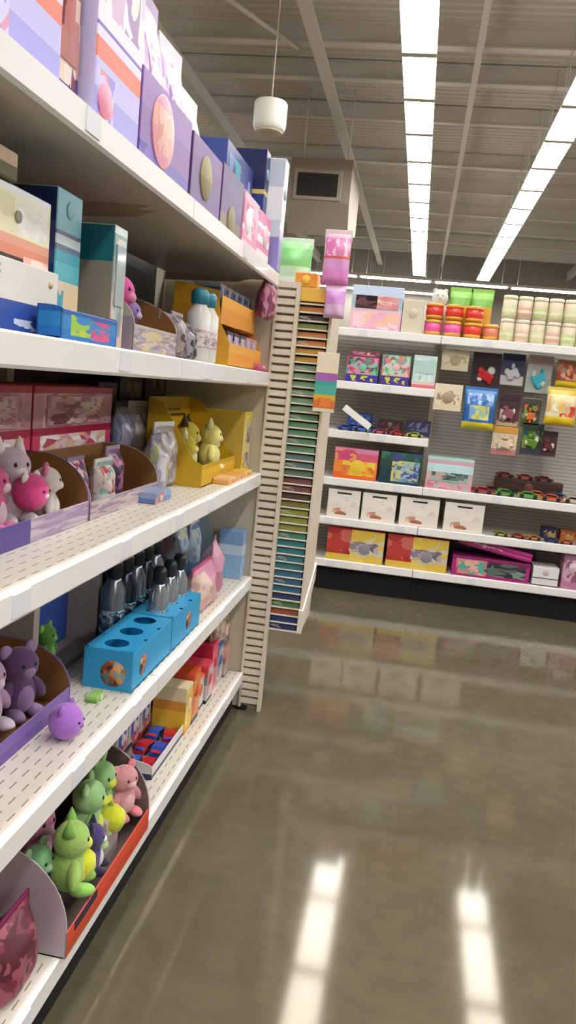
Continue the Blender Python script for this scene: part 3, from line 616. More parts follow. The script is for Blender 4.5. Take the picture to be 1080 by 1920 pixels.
for i, (y, w_, x, t) in enumerate(((2.00, .32, -.628, 'bright blue bottle holder box with round holes, nearer of the two'), (2.32, .30, -.628, 'bright blue bottle holder box with round holes, further of the two'))):
    o = thing('bottle_holder', t, 'display', **Lp(y, x, S4))
    b = MB(); b.box(-w_/2, w_/2, 0, .13, 0, .004, BLU); b.box(-w_/2, w_/2, 0, .004, 0, .105, BLU, .001, seg=1); b.box(-w_/2, w_/2, .126, .13, 0, .105, BLU)
    for k in (-1, 1): b.box(k*w_/2 - .002, k*w_/2 + .002, 0, .13, 0, .105, BLU)
    b.build('holder_box', o)
    b = MB(); n_ = 3; cw = w_/n_; t_ = bmesh.new()
    for k in range(n_):      # top sheet with a round hole at each place
        cx, cy = -w_/2 + cw*(k + .5), .065
        cir = [t_.verts.new((cx + .032*math.cos(2*math.pi*q/24), cy + .032*math.sin(2*math.pi*q/24), .106)) for q in range(24)]
        sq = []
        for q in range(24):
            a = 2*math.pi*q/24; ca, sa = math.cos(a), math.sin(a); f_ = min((cw/2)/max(abs(ca), 1e-6), .065/max(abs(sa), 1e-6))
            sq.append(t_.verts.new((cx + ca*f_, cy + sa*f_, .106)))
        for q in range(24): t_.faces.new((cir[q], cir[(q+1) % 24], sq[(q+1) % 24], sq[q]))
    b._take(t_, BLU); b.build('hole_sheet', o)
    b = MB(); b.lathe([(.028, 0), (.028, .0015)], PR(((0, 'b8743a'), (.5, 'd09a5a')), ((0, 1, 0, 1, ('a85a3a', 'd8a860', '5a3a3a', '2f6a9a'), 5),)), n=24, mat4=Matrix.Translation((-.08 if i == 0 else .02, 0, .05)) @ Matrix.Rotation(R(90), 4, 'X')); b.build('round_print', o)
    if i == 0:
        b = MB(); b.lathe([(.034, 0), (.034, .0015)], PR(((0, '8a4a3a'), (.4, 'b87a4a')), ((0, 1, 0, 1, ('a8603a', 'd0904a', '6a3a3a', '7a9aa0'), 5),)), n=24, mat4=Matrix.Translation((-w_/2 - .002, .05, .045)) @ Matrix.Rotation(R(-90), 4, 'Y')); b.build('round_print', o)
    for k in range(n_):
        cy = y - w_/2 + cw*(k + .5)
        if i == 0 and k < 0: continue
        if i == 0: continue
        bottle('silver and black bottle standing in the %s blue holder, %s' % (('nearer', 'further')[i], ('first hole', 'middle hole', 'last hole')[k]), .029, .235, M('b9c4cc', .15, .8), M('1f2630', .3), PR(((0, '5a7f94'), (.5, 'a8c0cc')), ((0, 1, 0, 1, ('7fa6bc', '3a4a58', 'cfdce2'), 6),), .2), **Lp(cy, -.628 - .065 + .029, S4 + .0045), group='bottles in the blue holders')
for i, (y, x) in enumerate(((1.83, -.775), (2.13, -.765), (2.22, -.765), (2.31, -.765), (2.40, -.765), (2.49, -.765))):
    if i == 0: continue
    bottle('dark steel bottle behind the blue holders, ' + ('', 'beside the navy display box', 'second from the navy display box', 'third from the navy display box', 'fourth from the navy display box', 'furthest from the navy display box')[i], .036, .27, M(('3a4650', '8d99a3')[i % 2], .18, .7), M('10141a', .3), PR(((0, '2a5a78'), (.5, '7fa0b4')), ((0, 1, 0, 1, ('c9d6de', '2f4a5a', '5f8aa4'), 6),), .2), **Lp(y, x, S4), group='steel bottles behind the blue holders')
carton('small green pack on the shelf before the blue holder', .05, .03, .016, PR(((0, '6aa84a'), (.5, '9ac86a'))), **Lp(1.77, -.68, S4), name='flat_pack', cat='pack', em=(.5, .5, .008, M('d8e8c0')))
bag('dusty pink soft bag at the front past the blue holders', .26, .09, .15, PR(((0, 'c9a0a0'), (.4, 'd29ab0'), (.75, 'c88aa6')), ((.0, .4, .2, .9, ('d9b9a8', 'c9a298', 'e0c8bc'), 4),), .4), **Lp(2.68, -.64, S4), head=M('c04a72'))
bag('rosy pink soft bag beside the dusty pink one', .2, .08, .19, PR(((0, 'b57a8c'), (.5, 'd39ab2'), (.8, 'e0afc2')), (), .4), **Lp(2.90, -.66, S4, 12), head=M('d9a0b6'))
o = tray('pale blue tall sided tray with light blue packs by the end panel', .44, .26, .06, .34, M('93a9bd', .55), inner=M('9fb2c2', .6), **Lp(2.95, -.76, S4))
for i, (y, x, h, t) in enumerate(((2.82, -.80, .19, 'near side of the pale blue tray'), (2.95, -.82, .24, 'middle of the pale blue tray'), (3.07, -.80, .22, 'far side of the pale blue tray'))):
    bag('light blue toy bag standing in the ' + t, .115, .06, h, PR(((0, '7fa8d6'), (.5, 'a9c4e2'), (.8, '6f93c0')), ((0, 1, .3, .9, ('cfe0f0', '8fb4dc', 'd9dcb0', 'b7d0e8'), 6),), .25), **Lp(y, x, S4 + .004), head=M('d3e0ee'))
carton('light blue flat pack between the pale blue tray and the end panel', .07, .1, .2, PR(((0, '8fb8e0'), (.5, 'c3d6ea'), (.7, '7fa6d6'))), **Lp(3.155, -.635, S4), em=(.5, .3, .02, M('9cc4ec')))
for i, (y, c_) in enumerate(((2.62, ('7a4a58', 'b08a90')), (2.74, ('3a2a2c', '8a6a6a')))):
    plush(('mauve plush behind the further blue holder', 'dark brown plush behind the dusty pink bag')[i], .2 + .05*i, c_[0], c_[1], **Lp(y, -.88, S4, 10))
# bottom shelf
bag('burgundy soft bag at the near end of the bottom shelf', .17, .09, .15, PR(((0, '6d2a3a'), (.5, '8a3a4c')), ((0, 1, 0, 1, ('7a3042', '9a5060', '5a2030'), 4),), .5), **Lp(1.32, -.625, S5), head=M('7d1a52'))
bag('magenta bag behind the burgundy bag on the bottom shelf', .2, .1, .27, PR(((0, '8a1a52'), (.5, 'a82a68')), (), .4), **Lp(1.30, -.80, S5), head=M('98205e'))
o = tray('red edged grey lilac tray of green plush on the bottom shelf', .52, .24, .06, .235, M('b5a7ae', .5), inner=M('6a5a52', .9), front=PR(((0, 'c8391f'), (.5, 'd84a2a'), (.85, 'd0453a')), ((.0, .3, 0, .4, ('b8481a', 'c8391f'), 3),), .45), **Lp(1.68, -.588, S5))
b = MB(); b.box(-.22, -.10, -.0015, 0, .038, .058, M('1d1f3a', .5)); b.build('printed_patch', o)
for i, (y, x, z, s, b_, c_, ac, ear, t) in enumerate(((1.555, -.65, .06, .15, 'a8cf6a', 'd8e03a', '8fc85a', 'point', 'lime green plush leaning over the near front of the red edged tray'), (1.72, -.68, .07, .15, '9cc884', 'd6dc3a', 'b4d89a', 'round', 'pale green plush with yellow belly in the centre of the red edged tray'),
    (1.84, -.70, .06, .15, '8fbf7a', 'cfd83a', 'a9d08c', 'long', 'long eared green plush at the far side of the red edged tray'), (1.60, -.755, .06, .15, 'd98aa8', 'e8b4c4', 'e8a0b4', 'round', 'pink plush at the back of the red edged tray'),
    (1.50, -.80, .03, .16, '6a2a58', '8a4a78', '9a5a88', 'round', 'plum plush in the near back corner of the red edged tray'), (1.90, -.655, .05, .13, 'e09aa0', 'eab8ba', 'e88a9a', 'round', 'salmon pink plush in the far corner of the red edged tray'), (1.66, -.64, .04, .11, '4a3a78', 'd9d6e6', '2a2440', 'point', 'dark violet plush between the green ones in the red edged tray'), (1.525, -.715, .03, .13, '86c48a', 'b9e0b0', 'a8d8a0', 'round', 'mint plush just behind the lime one in the red edged tray'))):
    plush(t, s, b_, c_, **Lp(y, x, S5 + z, rnd.uniform(-30, 30)), ears=ear, accent=ac)
carton('blank grey card standing in the red edged tray', .09, .02, .12, M('b3a5a2', .6), **Lp(1.775, -.63, S5 + .005), name='grey_card', cat='card')
for i, (y, t) in enumerate(((1.58, 'bright yellow ball hanging over the near front of the red edged tray'), (1.78, 'bright yellow ball over the centre of the red edged tray'), (1.86, 'bright yellow ball at the back of the red edged tray'))):
    o = thing('foam_ball', t, 'ball', **Lp(y, (-.596, -.60, -.70)[i], S5 + (.077, .077, .20)[i])); r_ = (.036, .034, .034)[i]
    b = MB(); b.lathe([(.002, 0), (r_*.7, .006), (r_, r_*.8), (r_*.95, r_*1.4), (r_*.5, r_*1.9), (.002, r_*2)], fab('d9de30'), c=(0, r_, 0)); b.build('ball_body', o)
    b = MB(); b.tube([(0, r_, r_*1.95), (0, r_ + .006, r_*2.3), (0, r_ + .012, r_*1.98)], .003, fab('b8c020')); b.build('loop', o)
tray('white and navy toy tray of red and blue toys on the bottom shelf', .34, .19, .04, .06, PR(((0, '26315a'), (.3, 'd9d6d6')), (), .45), inner=M('d6d0cc', .6), **Lp(2.36, -.665, S5))
k_ = 0
for x in (-.675, -.725):
    for y in (2.25, 2.36, 2.47):
        k_ += 1
        car('red toy racer with blue roof in the white and navy tray', .095, 'c8202f', '2a52b8', **Lp(y, x, S5 + .005, rnd.uniform(-12, 12)), group='red racers in the white and navy tray', cat='toy car') if (k_ % 2) else car('blue toy racer with red spoiler in the white and navy tray', .095, '2f58c0', 'd8303a', **Lp(y, x, S5 + .005, rnd.uniform(-12, 12)), group='blue racers in the white and navy tray', cat='toy car')
for i, y in enumerate((2.25, 2.36, 2.47)):
    carton('white pack with red foot and blue cap standing behind the racers, ' + ('nearest', 'middle', 'furthest')[i] + ' of three', .095, .05, .15, PR(((0, 'c8303a'), (.18, 'd9d6d4'), (.6, 'c9c6c8'), (.8, '3a62b8')), ((.1, .9, .2, .95, ('e6e2e0', 'b9b4b8', '3f66b8', 'c83a44', 'dad6d4'), 6),), .3), **Lp(y, -.785, S5 + .005), name='small_pack', cat='pack', em=(.5, .5, .015, M('d8d6d6')))
bag('dark violet bag between the green plush tray and the racer tray', .18, .09, .12, PR(((0, '2a2438'), (.5, '4a3a5a'), (.8, '6a6068')), ((0, 1, .1, .9, ('3a2f4a', '7a7080', '1d1a28'), 5),), .3), **Lp(2.07, -.68, S5), head=M('2a2a3a'))
for i, (y, x, h, c0, c1, c2, t) in enumerate(((2.14, -.90, .33, 'd9d4d2', 'b8b0b4', 'c83a44', 'white and grey box with red spots'), (2.31, -.90, .30, 'd0cccc', '3a5fb8', 'c02f3a', 'white box with red and blue print'), (2.47, -.86, .29, '2a57b0', '6f96d0', 'e6e2e0', 'bright blue box beside the white and red ones'))):
    carton(t + ' at the back of the bottom shelf', .145, .16, h, PR(((0, c2), (.2, c0), (.65, c1), (.8, c0)), ((.05, .95, .15, .9, (c0, c1, c2, 'b9b4b4'), 6),), .3), **Lp(y, x, S5), em=(.5, .5, .03, M(c2)))
for i, (y, x, w_, h, c0, c1, c2, t) in enumerate(((2.56, -.66, .08, .17, 'e8c23a', 'd99a3a', 'e6d8b0', 'yellow carded toy past the racer tray'), (2.65, -.66, .09, .19, 'e07f2a', 'e8a04a', 'c84a2a', 'orange pack beside the yellow carded toy'), (2.75, -.67, .09, .13, 'd8d6d2', '3a3a40', 'e0703a', 'white and orange pack with black foot'),
    (2.85, -.66, .09, .15, 'c8c9cc', '8a9094', 'd84a5a', 'silver grey pack beside a red pink one'), (2.95, -.67, .09, .20, 'd8486a', 'e88aa0', 'c23050', 'red pink pack near the end of the bottom shelf'), (3.05, -.67, .09, .16, 'c9c4c2', 'a8a29e', '3a5fa0', 'pale grey pack near the end of the bottom shelf'), (3.14, -.66, .08, .12, 'b0a49c', '7a6a64', 'd89a8a', 'brownish pack against the end panel'))):
    carton(t, w_, .12, h, PR(((0, '1d1a1c' if i in (1, 2, 3) else c1), (.10, c0), (.5, c1), (.7, c2)), ((.05, .95, .2, .95, (c0, c1, c2, c0), 5),), .3), **Lp(y, x, S5), em=(.5, .6, .02, M(c2)), name='small_pack', cat='pack')
for i, (y, x, h, c0, c1, t) in enumerate(((2.62, -.84, .27, '3a5a9a', '8aa0c0', 'blue box behind the orange packs'), (2.78, -.84, .32, 'c8982a', '5a3a2a', 'mustard box behind the white and orange pack'), (2.93, -.84, .33, '4a3a36', '2f5a3a', 'dark brown box with green print at the back'), (3.09, -.82, .36, '8a7468', 'c9a08a', 'brown pink box in the back corner by the end panel'))):
    carton(t, .145, .16, h, PR(((0, c0), (.5, c1), (.75, c0)), ((.05, .95, .3, .95, (c0, c1, 'b09a8c', c0), 6),), .35), **Lp(y, x, S5), em=(.5, .7, .03, M(c1)))
for i, (y, h, c0) in enumerate(((2.98, .12, 'a88a7c'), (3.07, .14, 'b89a8c'), (3.15, .15, '8d766c'))):
    bag('brownish pink small bag stacked on the packs by the end panel, ' + ('first', 'second', 'last')[i] + ' before the panel', .085, .05, h, PR(((0, c0), (.5, 'c9b0a2'), (.8, c0)), ((0, 1, .1, .9, (c0, 'd6c2b6', '7a645c'), 6),), .3), **Lp(y, -.67, S5 + (.2, .16, .12)[i] + .001), head=M('cbb8ac'))

# ------------------------------------------------------------------ wire rack hung on the end cap
RX0, RX1, RY = -.545, -.392, 3.255
o = thing('wire_rack', 'narrow tall wire rack of colour sorted packs at the end of the aisle', 'rack', (0, RY, 0))
RB = M('d9ccb9', .45)
b = MB(); b.box(RX1, RX1 + .012, -.004, .30, .36, 1.79, RB, .002, seg=1); b.prism([(-.012, .36), (.34, .52), (.34, .60), (-.012, .46)], 0, RX1 - .002, RX1 + .018, M('e8dfd6', .4)); b.build('side_panel', o)
b = MB(); b.box(RX0 - .008, RX0, -.004, .10, .36, 1.79, RB, .002, seg=1); b.build('side_panel', o)
b = MB(); b.box(RX0, RX1, .10, .108, .36, 1.79, RB); b.build('back_panel', o)
b = MB()
for i in range(43): b.box(RX0, RX1, -.012, -.007, .362 + .0332*i, .3675 + .0332*i, M('e6e0d2', .4))
for i in range(43): b.box(RX0, RX1, -.007, .10, .3615 + .0332*i, .3635 + .0332*i, M('cfc8b8', .4))
b.build('wire_grid', o)
for z in (.7, 1.5):
    b = MB(); b.box(-.616, RX0, .12, .15, z, z + .04, RB); b.box(RX0, RX1, .108, .15, z, z + .04, RB); b.build('mounting_bracket', o)
seq = [(.40, '2f3f7a', 'navy'), (.435, 'b0604a', 'brick red'), (.47, '5f8a5a', 'leaf green'), (.50, '3f4a7a', 'slate blue'), (.62, '3f7ba0', 'blue'), (.74, '3f8a98', 'blue teal'), (.78, '5a9a82', 'sea green'), (.87, 'a0a450', 'olive yellow'), (.90, '8f8a4a', 'dull olive'), (.94, '5f4a38', 'dark brown'), (1.0, '8a5a58', 'dusky red'), (1.04, '6a8a70', 'grey green'), (1.10, '6f8a8c', 'blue grey'), (1.28, '6fa080', 'mid green'), (1.47, '93b896', 'pale green'), (1.56, 'd3a84a', 'golden yellow'), (1.61, 'd8925a', 'apricot'), (1.64, '8a9a5a', 'moss green'), (1.67, '5a4a4a', 'charcoal'), (1.76, 'dc9450', 'orange'), (1.9, 'e3b440', 'deep yellow')]
for i in range(42):
    z = .366 + .0332*i
    c_, nm_ = [(q[1], q[2]) for q in seq if z < q[0]][0]
    k = PR(((0, c_), (.5, c_)), ((.1, .5, .2, .8, (c_, c_, 'd9d2c0') if i % 3 == 0 else (c_, c_), 9),), .45)
    carton(nm_ + ' small pack lying in the narrow wire rack', .142, .085, .024, k, loc=((RX0 + RX1)/2, RY + .006, z + .0025 - .004 + .0), rot=(0, 0, 0), name='small_pack', cat='pack', group=nm_ + ' packs in the wire rack')
b = MB(); b.box(RX0 + .002, RX1 - .002, -.016, -.012, 1.735, 1.788, M('e2b648', .45), .001, seg=1); b.build('header_card', bpy.data.objects['wire_rack'])
# on and around the rack
carton('orange box with yellow front on top of the wire rack', .09, .09, .055, PR(((0, 'e8a03a'), (.5, 'e89030'))), loc=(-.50, RY, 1.7925), rot=(0, 0, 0), em=(.5, .5, .018, M('f0c050')))
bag('green and white bag standing behind the orange box on the end cap', .15, .07, .21, PR(((0, 'd9e4d6'), (.3, 'b9dcb4'), (.5, '7fc87a'), (.85, '9ad494')), (), .3), loc=(-.58, 3.37, 1.784 - .003), rot=(0, 0, 0), head=M('cfe2cc'))
bag('pink hanging bag clipped at the right front corner of the wire rack', .11, .05, .20, PR(((0, 'd98ac8'), (.3, 'd69ad0'), (.5, 'd96a5a'), (.6, 'e08ab8'), (.9, 'e3b9cc')), ((0, 1, .55, .9, ('e08aba', 'efc9da', 'd97ab0'), 5),), .25), loc=(-.385, 3.19, 1.80), rot=(0, 0, R(-8)), head=M('e6cfcf'))
bag('lilac pink bag under the pink hanging bag on the wire rack', .085, .05, .13, PR(((0, 'd9b4d6'), (.4, 'd49ade'), (.8, 'e6c6de')), (), .25), loc=(-.375, 3.19, 1.675), rot=(0, 0, R(-8)))
o = thing('flag_sign', 'upright flag sign in cream, purple, teal and orange on the wire rack', 'sign', (-.372, 3.19, 1.305), (0, 0, R(-10)))
b = MB(); b.box(-.045, .045, 0, .004, 0, .235, PR(((0, 'e0d8c4'), (.06, 'e07a3a'), (.2, 'e3b040'), (.29, '4fb0a4'), (.45, '3fa8a0'), (.52, 'a86ab8'), (.66, 'e9dfc6')), ((.2, .8, .1, .24, ('dd6a34', 'e88a40'), 4),), .45), .001, seg=1); b.build('sign_card', o)
b = MB(); b.box(-.045, -.038, .004, .06, .02, .215, M('e9e4da', .4)); b.build('clip_channel', o)
o = thing('price_flag', 'white slanting price flag sticking out over the short shelf', 'sign', (-.40, 5.36, 1.235))
b = MB(); b.box(-.10, .12, 0, .004, -.022, .022, M('eeebe4', .4), .001, mat4=Matrix.Rotation(R(32), 4, 'Y'), seg=1); b.build('flag_card', o)
b = MB(); b.tube([(.09, .003, -.07), (.09, .04, -.10), (.09, .0885, -.118)], .004, M('d9d6d0', .4)); b.build('flag_arm', o)

# ------------------------------------------------------------------ goods on the facing gondola
T1, T2, T3, T4, T5, T6 = [z + .0005 for z in BZ]
YF = 5.475
carton('pale blue and pink doll box with dark window on the top shelf', .34, .18, .285, PR(((0, 'e6a8c4'), (.15, 'efb9cc'), (.45, 'c4d2e6'), (.5, 'a8bcc8'), (.78, 'c3d3ec')), ((.05, .95, .02, .4, ('efb4cc', 'e69ab8', 'f3cdd6', 'f0c0a8'), 5),), .35), **Bp(-.35, YF, T1), side=M('bccbe4'), top=M('c9d8ee'), win=(.08, .92, .48, .78, PR(((0, '4a3a40'), (.5, '7a5a5c')), ((.0, .5, 0, 1, ('4a3036', '6a4a4c', '2a2026'), 4), (.5, 1, 0, 1, ('e0a0a0', 'd98a90', 'eac0b8'), 4)), .1)))
carton('plain cream box between the doll box and the red tubs', .14, .2, .215, M('d6cab2', .6), **Bp(-.105, YF, T1), name='cream_box', em=(.5, .6, .03, M('cdbfa4')))
# stacked tubs
RED = '; '
def tub(label, c, lidc, loc, rot, group=None, r=.058, h=.105):
    o = thing('toy_tub', label, 'tub', loc, rot, group)
    b = MB(); b.lathe([(r*.82, 0), (r*.95, .01), (r, h*.5), (r*.95, h*.8)], M(c, .3, 0, 0, .3), c=(0, r, 0)); b.build('tub_body', o)
    b = MB(); b.lathe([(r*.99, h*.78), (r*1.02, h*.8), (r*1.02, h*.93), (r*.7, h)], M(lidc, .35), c=(0, r, 0)); b.build('lid', o)
    b = MB(); b.lathe([(r*.9, .004), (r*.97, .012), (r*.985, .024), (r*.93, .025)], M('d8a23a', .4), c=(0, r, 0)); b.build('base_ring', o)
    return o
for i, (x, c_, t) in enumerate(((.035, 'e85aa0', 'hot pink tub at the bottom, next to the cream box'), (.165, 'ea62a8', 'hot pink tub at the bottom, in the middle'), (.295, 'e0402f', 'bright red tub at the bottom, beside the pink ones'), (.42, 'd9806a', 'salmon tub at the bottom, before the pale jars'))):
    tub(t, c_, 'd8a83a', **Bp(x, YF + (0 if i < 3 else .03), T1))
for i, (x, t) in enumerate(((.035, 'red tub stacked over the near cream box side'), (.165, 'red tub stacked in the middle of the upper row'), (.295, 'red tub stacked beside the pale jars'))):
    tub(t, 'de3a30', 'd98a34', **Bp(x, YF, T1 + .1055))
for i, x in enumerate((.20, .34)):
    bag(('green topped bag behind the stacked red tubs, middle', 'green topped bag behind the stacked red tubs, beside the jars')[i], .15, .08, .32, PR(((0, 'c8953a'), (.5, 'd09a3a'), (.68, '6aa83a'), (.85, '8cc060')), (), .35), **Bp(x, YF + .13, T1), head=M('86bf5c'))
ball('white round plush behind the red tubs', .055, 'd9dccf', 'cfd4c4', **Bp(.06, YF + .13, T1 + .21))
carton('plain white box under the white round plush', .12, .12, .209, M('d9d5c8', .5), **Bp(.06, YF + .13, T1), name='white_box')
jg = M('d9cfb2', .2); 
for r_ in range(2):
    for i in range(6):
        x = .515 + .098*i; cc = ('c9d29a', 'd8b8a0', 'cdd6a0', 'd9a894', 'b9d08a', 'd0cfa0')[(i + r_*2) % 6]
        jar('pale jar with pastel band, %s row, %s from the red tubs' % (('lower', 'upper')[r_], ('first', 'second', 'third', 'fourth', 'fifth', 'sixth')[i]), .046, .148, M('dccfb4', .25), PR(((0, cc), (.4, 'e6dcc6'), (.7, cc))), M('e3d8c0', .35), **Bp(x, YF, T1 + .1485*r_), group='pale jars on the top shelf')
# short shelf with bright boxes
def mixbox(label, w_, h, d_, x, y, z, cols, bot, group=None):
    return carton(label, w_, d_, h, PR(((0, bot), (.3, cols[0]), (.62, cols[1])), ((.05, .95, .32, .98, tuple(cols), 7), (.15, .85, .04, .26, ('c9c23a', bot, 'd9d04a', bot), 6)), .35), **Bp(x, y, z), side=M(bot), em=(.5, .6, .025, M(cols[2])), group=group)
mixbox('violet based toy box with green and pink print, second shelf, by the wire rack', .22, .17, .15, -.40, YF, T2, ('5a9a7a', 'b84a7a', '7ac0a0', '3a5a4a', 'd98ab0'), '3f3290')
mixbox('violet based toy box with peach and teal print beside the teal carded box', .19, .20, .15, -.175, YF, T2, ('d98a7a', '6fb0a0', 'e0b8c0', '9a6a8a', 'b8d8b0'), '43368f')
carton('maroon box stacked on the nearer violet based box', .2, .12, .035, PR(((0, '6a2f4a'), (.5, '9a4a68')), ((.1, .9, .2, .9, ('b85a7a', '5a2a40', 'd08aa0'), 6),)), **Bp(-.39, YF + .01, T2 + .1705), em=(.6, .5, .012, M('d9a0a8')))
carton('pale teal box with white print and red foot on the short shelf', .155, .14, .215, PR(((0, 'd8707a'), (.1, 'd9c9c6'), (.25, 'b9d6d0'), (.7, 'a8cdc8'), (.85, 'c6dcd8')), ((.1, .9, .2, .9, ('c9e0dc', '9ac6bc', 'e6e9e4', 'd0d8d4'), 7),), .3), **Bp(.015, YF - .005, T2), win=(.1, .9, .45, .85, M('b4d2cc', .1)))
# lower short shelf: loose toys
for i, (x, y, L_, c1, c2, a, t) in enumerate(((-.47, YF, .12, '2f5fc8', 'c84a3a', 10, 'blue toy car with red spoiler next to the rack'), (-.36, YF + .01, .13, '3a74d8', '6a9ae0', -8, 'bright blue toy car under the white price flag'), (-.42, YF + .11, .13, '24489a', '2a3a6a', 5, 'dark blue toy car behind the bright blue one'), (-.235, YF + .01, .10, 'd84a7a', '3a2a4a', 15, 'pink toy car on the lower short shelf'),
    (-.15, YF + .09, .12, '3a3f3a', 'c8a02a', -12, 'charcoal toy car on the lower short shelf'), (-.11, YF, .11, 'c82f2f', '8a2a2a', 6, 'red toy car on the lower short shelf'), (-.0, YF + .01, .11, 'b8c83a', '6a7a2a', -10, 'lime toy car at the end of the lower short shelf'), (.0, YF + .12, .12, '3a3a78', '5a5aa0', 12, 'indigo toy car behind the lime one'), (-.27, YF + .13, .12, '4a6a9a', 'b9c4cc', -5, 'steel blue toy car behind the pink one'))):
    car(t, L_, c1, c2, **Bp(x, y, T3, a))
for i, (x, c_, t) in enumerate(((-.40, '2f57b0', 'blue box at the back of the lower short shelf'), (-.18, '3f3a3c', 'dark grey box at the back of the lower short shelf'), (.02, '4a4468', 'slate violet box at the back of the lower short shelf'))):
    carton(t, .17, .12, (.12, .09, .11)[i], PR(((0, c_), (.5, c_)), ((.1, .9, .3, .9, (c_, 'a83a3a' if i == 1 else '7a8ab8', c_), 5),)), **Bp(x, YF + .25, T3), em=(.5, .7, .015, M('8a90a8')))
# fourth shelf boxes
carton('orange and pink game box with yellow centre, by the wire rack', .30, .2, .21, PR(((0, 'e0632f'), (.2, 'e88a3a'), (.6, 'd8607a'), (.85, 'd98ab0')), ((.2, .95, .12, .6, ('efc23a', 'f0a83a', 'e8d04a', 'e07a3a'), 4), (.02, .5, .6, .95, ('d8506a', 'c84a80', 'e89a6a'), 5)), .3), **Bp(-.375, YF, T4), side=M('c84a7a'), em=(.55, .4, .05, M('f0c83a')))
carton('dark green box with pale blue picture beside the orange game box', .28, .2, .215, PR(((0, '26404a'), (.5, '2f4a44'), (.85, '3a4a78')), ((.28, .95, .08, .75, ('7f9ac0', '5f7a86', 'a8c0a0', 'd0c86a', '4a5a9a'), 5), (.0, 1, .78, 1, ('3f7a5a', '4a4f90', '2f5a4a'), 6)), .3), **Bp(-.065, YF, T4), side=M('1d2c2c'), win=(.35, .92, .15, .65, PR(((0, '6f8ab0'), (.5, '8aa6c4')), ((0, 1, 0, 1, ('9ab4d0', '5a7a70', 'c9c88a', '4a60a0'), 5),), .08)))
carton('pink and teal window box beside the heap of dark cars', .31, .2, .215, PR(((0, 'd88aa0'), (.2, 'c9b0b0'), (.55, 'b8d8dc'), (.8, 'd6a8b4'), (.92, 'a8d0cc')), ((.05, .95, .03, .25, ('e0a0b0', 'c8788a', 'a8b8b0'), 6),), .3), **Bp(.265, YF - .004, T4), side=M('d6a0b0'), win=(.12, .9, .25, .78, PR(((0, '9ab8b4'), (.3, '5a6a6a'), (.55, 'bfe0e6')), ((.1, .9, .1, .55, ('4a5654', '9ac0b8', 'c8a89a', '6a7a78'), 5),), .08)))
cars4 = ((.50, 0, 'b8302a', '3a1a1a'), (.65, 0, '4f9a3a', '2a4a2a'), (.80, .005, '5aa848', 'c83a2a'), (.95, 0, 'd8572a', '2a2a2a'), (1.10, .01, 'c8b8a0', '8a7a6a'), (1.24, 0, 'e0a030', '3a3a3a'), (.57, .12, '7a2420', '2a1a1a'), (.72, .12, '2f2a2a', '7a3a2a'), (.87, .12, 'e06a2a', '5a2a1a'), (1.02, .12, '2f4a8a', '1a2a4a'), (1.16, .12, 'c8452a', '4a1a1a'))
names4 = ('red', 'green', 'light green with red spoiler', 'orange red', 'bone white', 'amber', 'dark red', 'black brown', 'orange', 'dark blue', 'brick red')
for i, ((x, dy, c1, c2), nm_) in enumerate(zip(cars4, names4)):
    car('%s toy car in the %s row under the hanging toys' % (nm_, 'front' if i < 6 else 'second'), .145, c1, c2, **Bp(x, YF + dy, T4, rnd.uniform(-14, 14)))
carton('long dark box carrying cars at the back of the fourth shelf', .46, .12, .10, PR(((0, '3a2a26'), (.5, '4a332a')), ((0, 1, .1, .9, ('3f2a26', '2a2222', '4a2f28', '332424'), 8),)), **Bp(.83, YF + .26, T4), em=(.5, .5, .03, M('6a332a')))
for i, (x, c1, nm_) in enumerate(((.665, '8a2f24', 'maroon'), (.80, 'b8482a', 'rust orange'), (.93, '7a2a24', 'wine red'))):
    car(nm_ + ' toy car on top of the long dark box', .125, c1, '2a1a1a', **Bp(x, YF + .275, T4 + .101, rnd.uniform(-10, 10)))
# fifth shelf: four white boxes and small toys
wp = PR(((0, 'e6ddd4'), (.5, 'ece5dd')), ((.18, .42, .14, .34, ('c98f78', 'e6ddd4', 'd9b0a0'), 6), (.34, .55, .10, .22, ('b87a5c', 'd8b4a4'), 5), (.4, .9, .4, .75, ('ece5dd', 'e0d3ca', 'ece5dd'), 6)), .35)
for i, (x0, x1) in enumerate(((-.54, -.315), (-.30, -.065), (-.045, .235), (.25, .545))):
    w_ = min(x1 - x0, .265)
    o = thing('white_gift_box', 'white box with brown print and black slot, ' + ('leftmost, by the wire rack', 'second of four from the wire rack', 'third of four from the wire rack', 'rightmost, before the empty deck')[i], 'box', group=None, **Bp((x0 + x1)/2, YF, T5))
    b = MB(); b.box(-w_/2, w_/2, 0, .2, 0, .195, wp, .002, seg=1); b.build('carton', o)
    b = MB(); b.box(-.05, .05, -.0015, .001, .165, .177, M('2a2422', .6)); b.build('hang_slot', o)
    b = MB(); b.prism([(-.06, .03), (-.01, .045), (.03, .03), (.02, .018), (-.05, .02)], 1, -.001, .0005, M('a8694c', .5)); b.build('brown_print', o)
for i, (x, c1, c2, nm_) in enumerate(((.66, '9aa83a', '4a5a2a', 'olive lime'), (.77, 'b84a3a', '7a2a2a', 'dull red'), (.88, 'c8803a', 'a84a2a', 'ochre'), (.99, '34408a', '1a2048', 'navy blue'), (1.09, 'd86a3a', '8a3a2a', 'coral orange'), (1.2, '3a3a34', '2a2a2a', 'charcoal'))):
    car(nm_ + ' small toy car on the deck past the white boxes', .10, c1, c2, **Bp(x, YF + .01, T5, rnd.uniform(-15, 15)))
for i, (x, c_, nm_) in enumerate(((1.0, '2a2f5a', 'navy'), (1.12, 'b05a3a', 'rust'))):
    carton(nm_ + ' small box behind the small cars, fifth shelf', .1, .1, .075, PR(((0, c_), (.5, c_)), ((.1, .9, .2, .8, (c_, 'c8a83a', c_), 5),)), **Bp(x, YF + .16, T5), em=(.5, .5, .015, M('c8b070')))
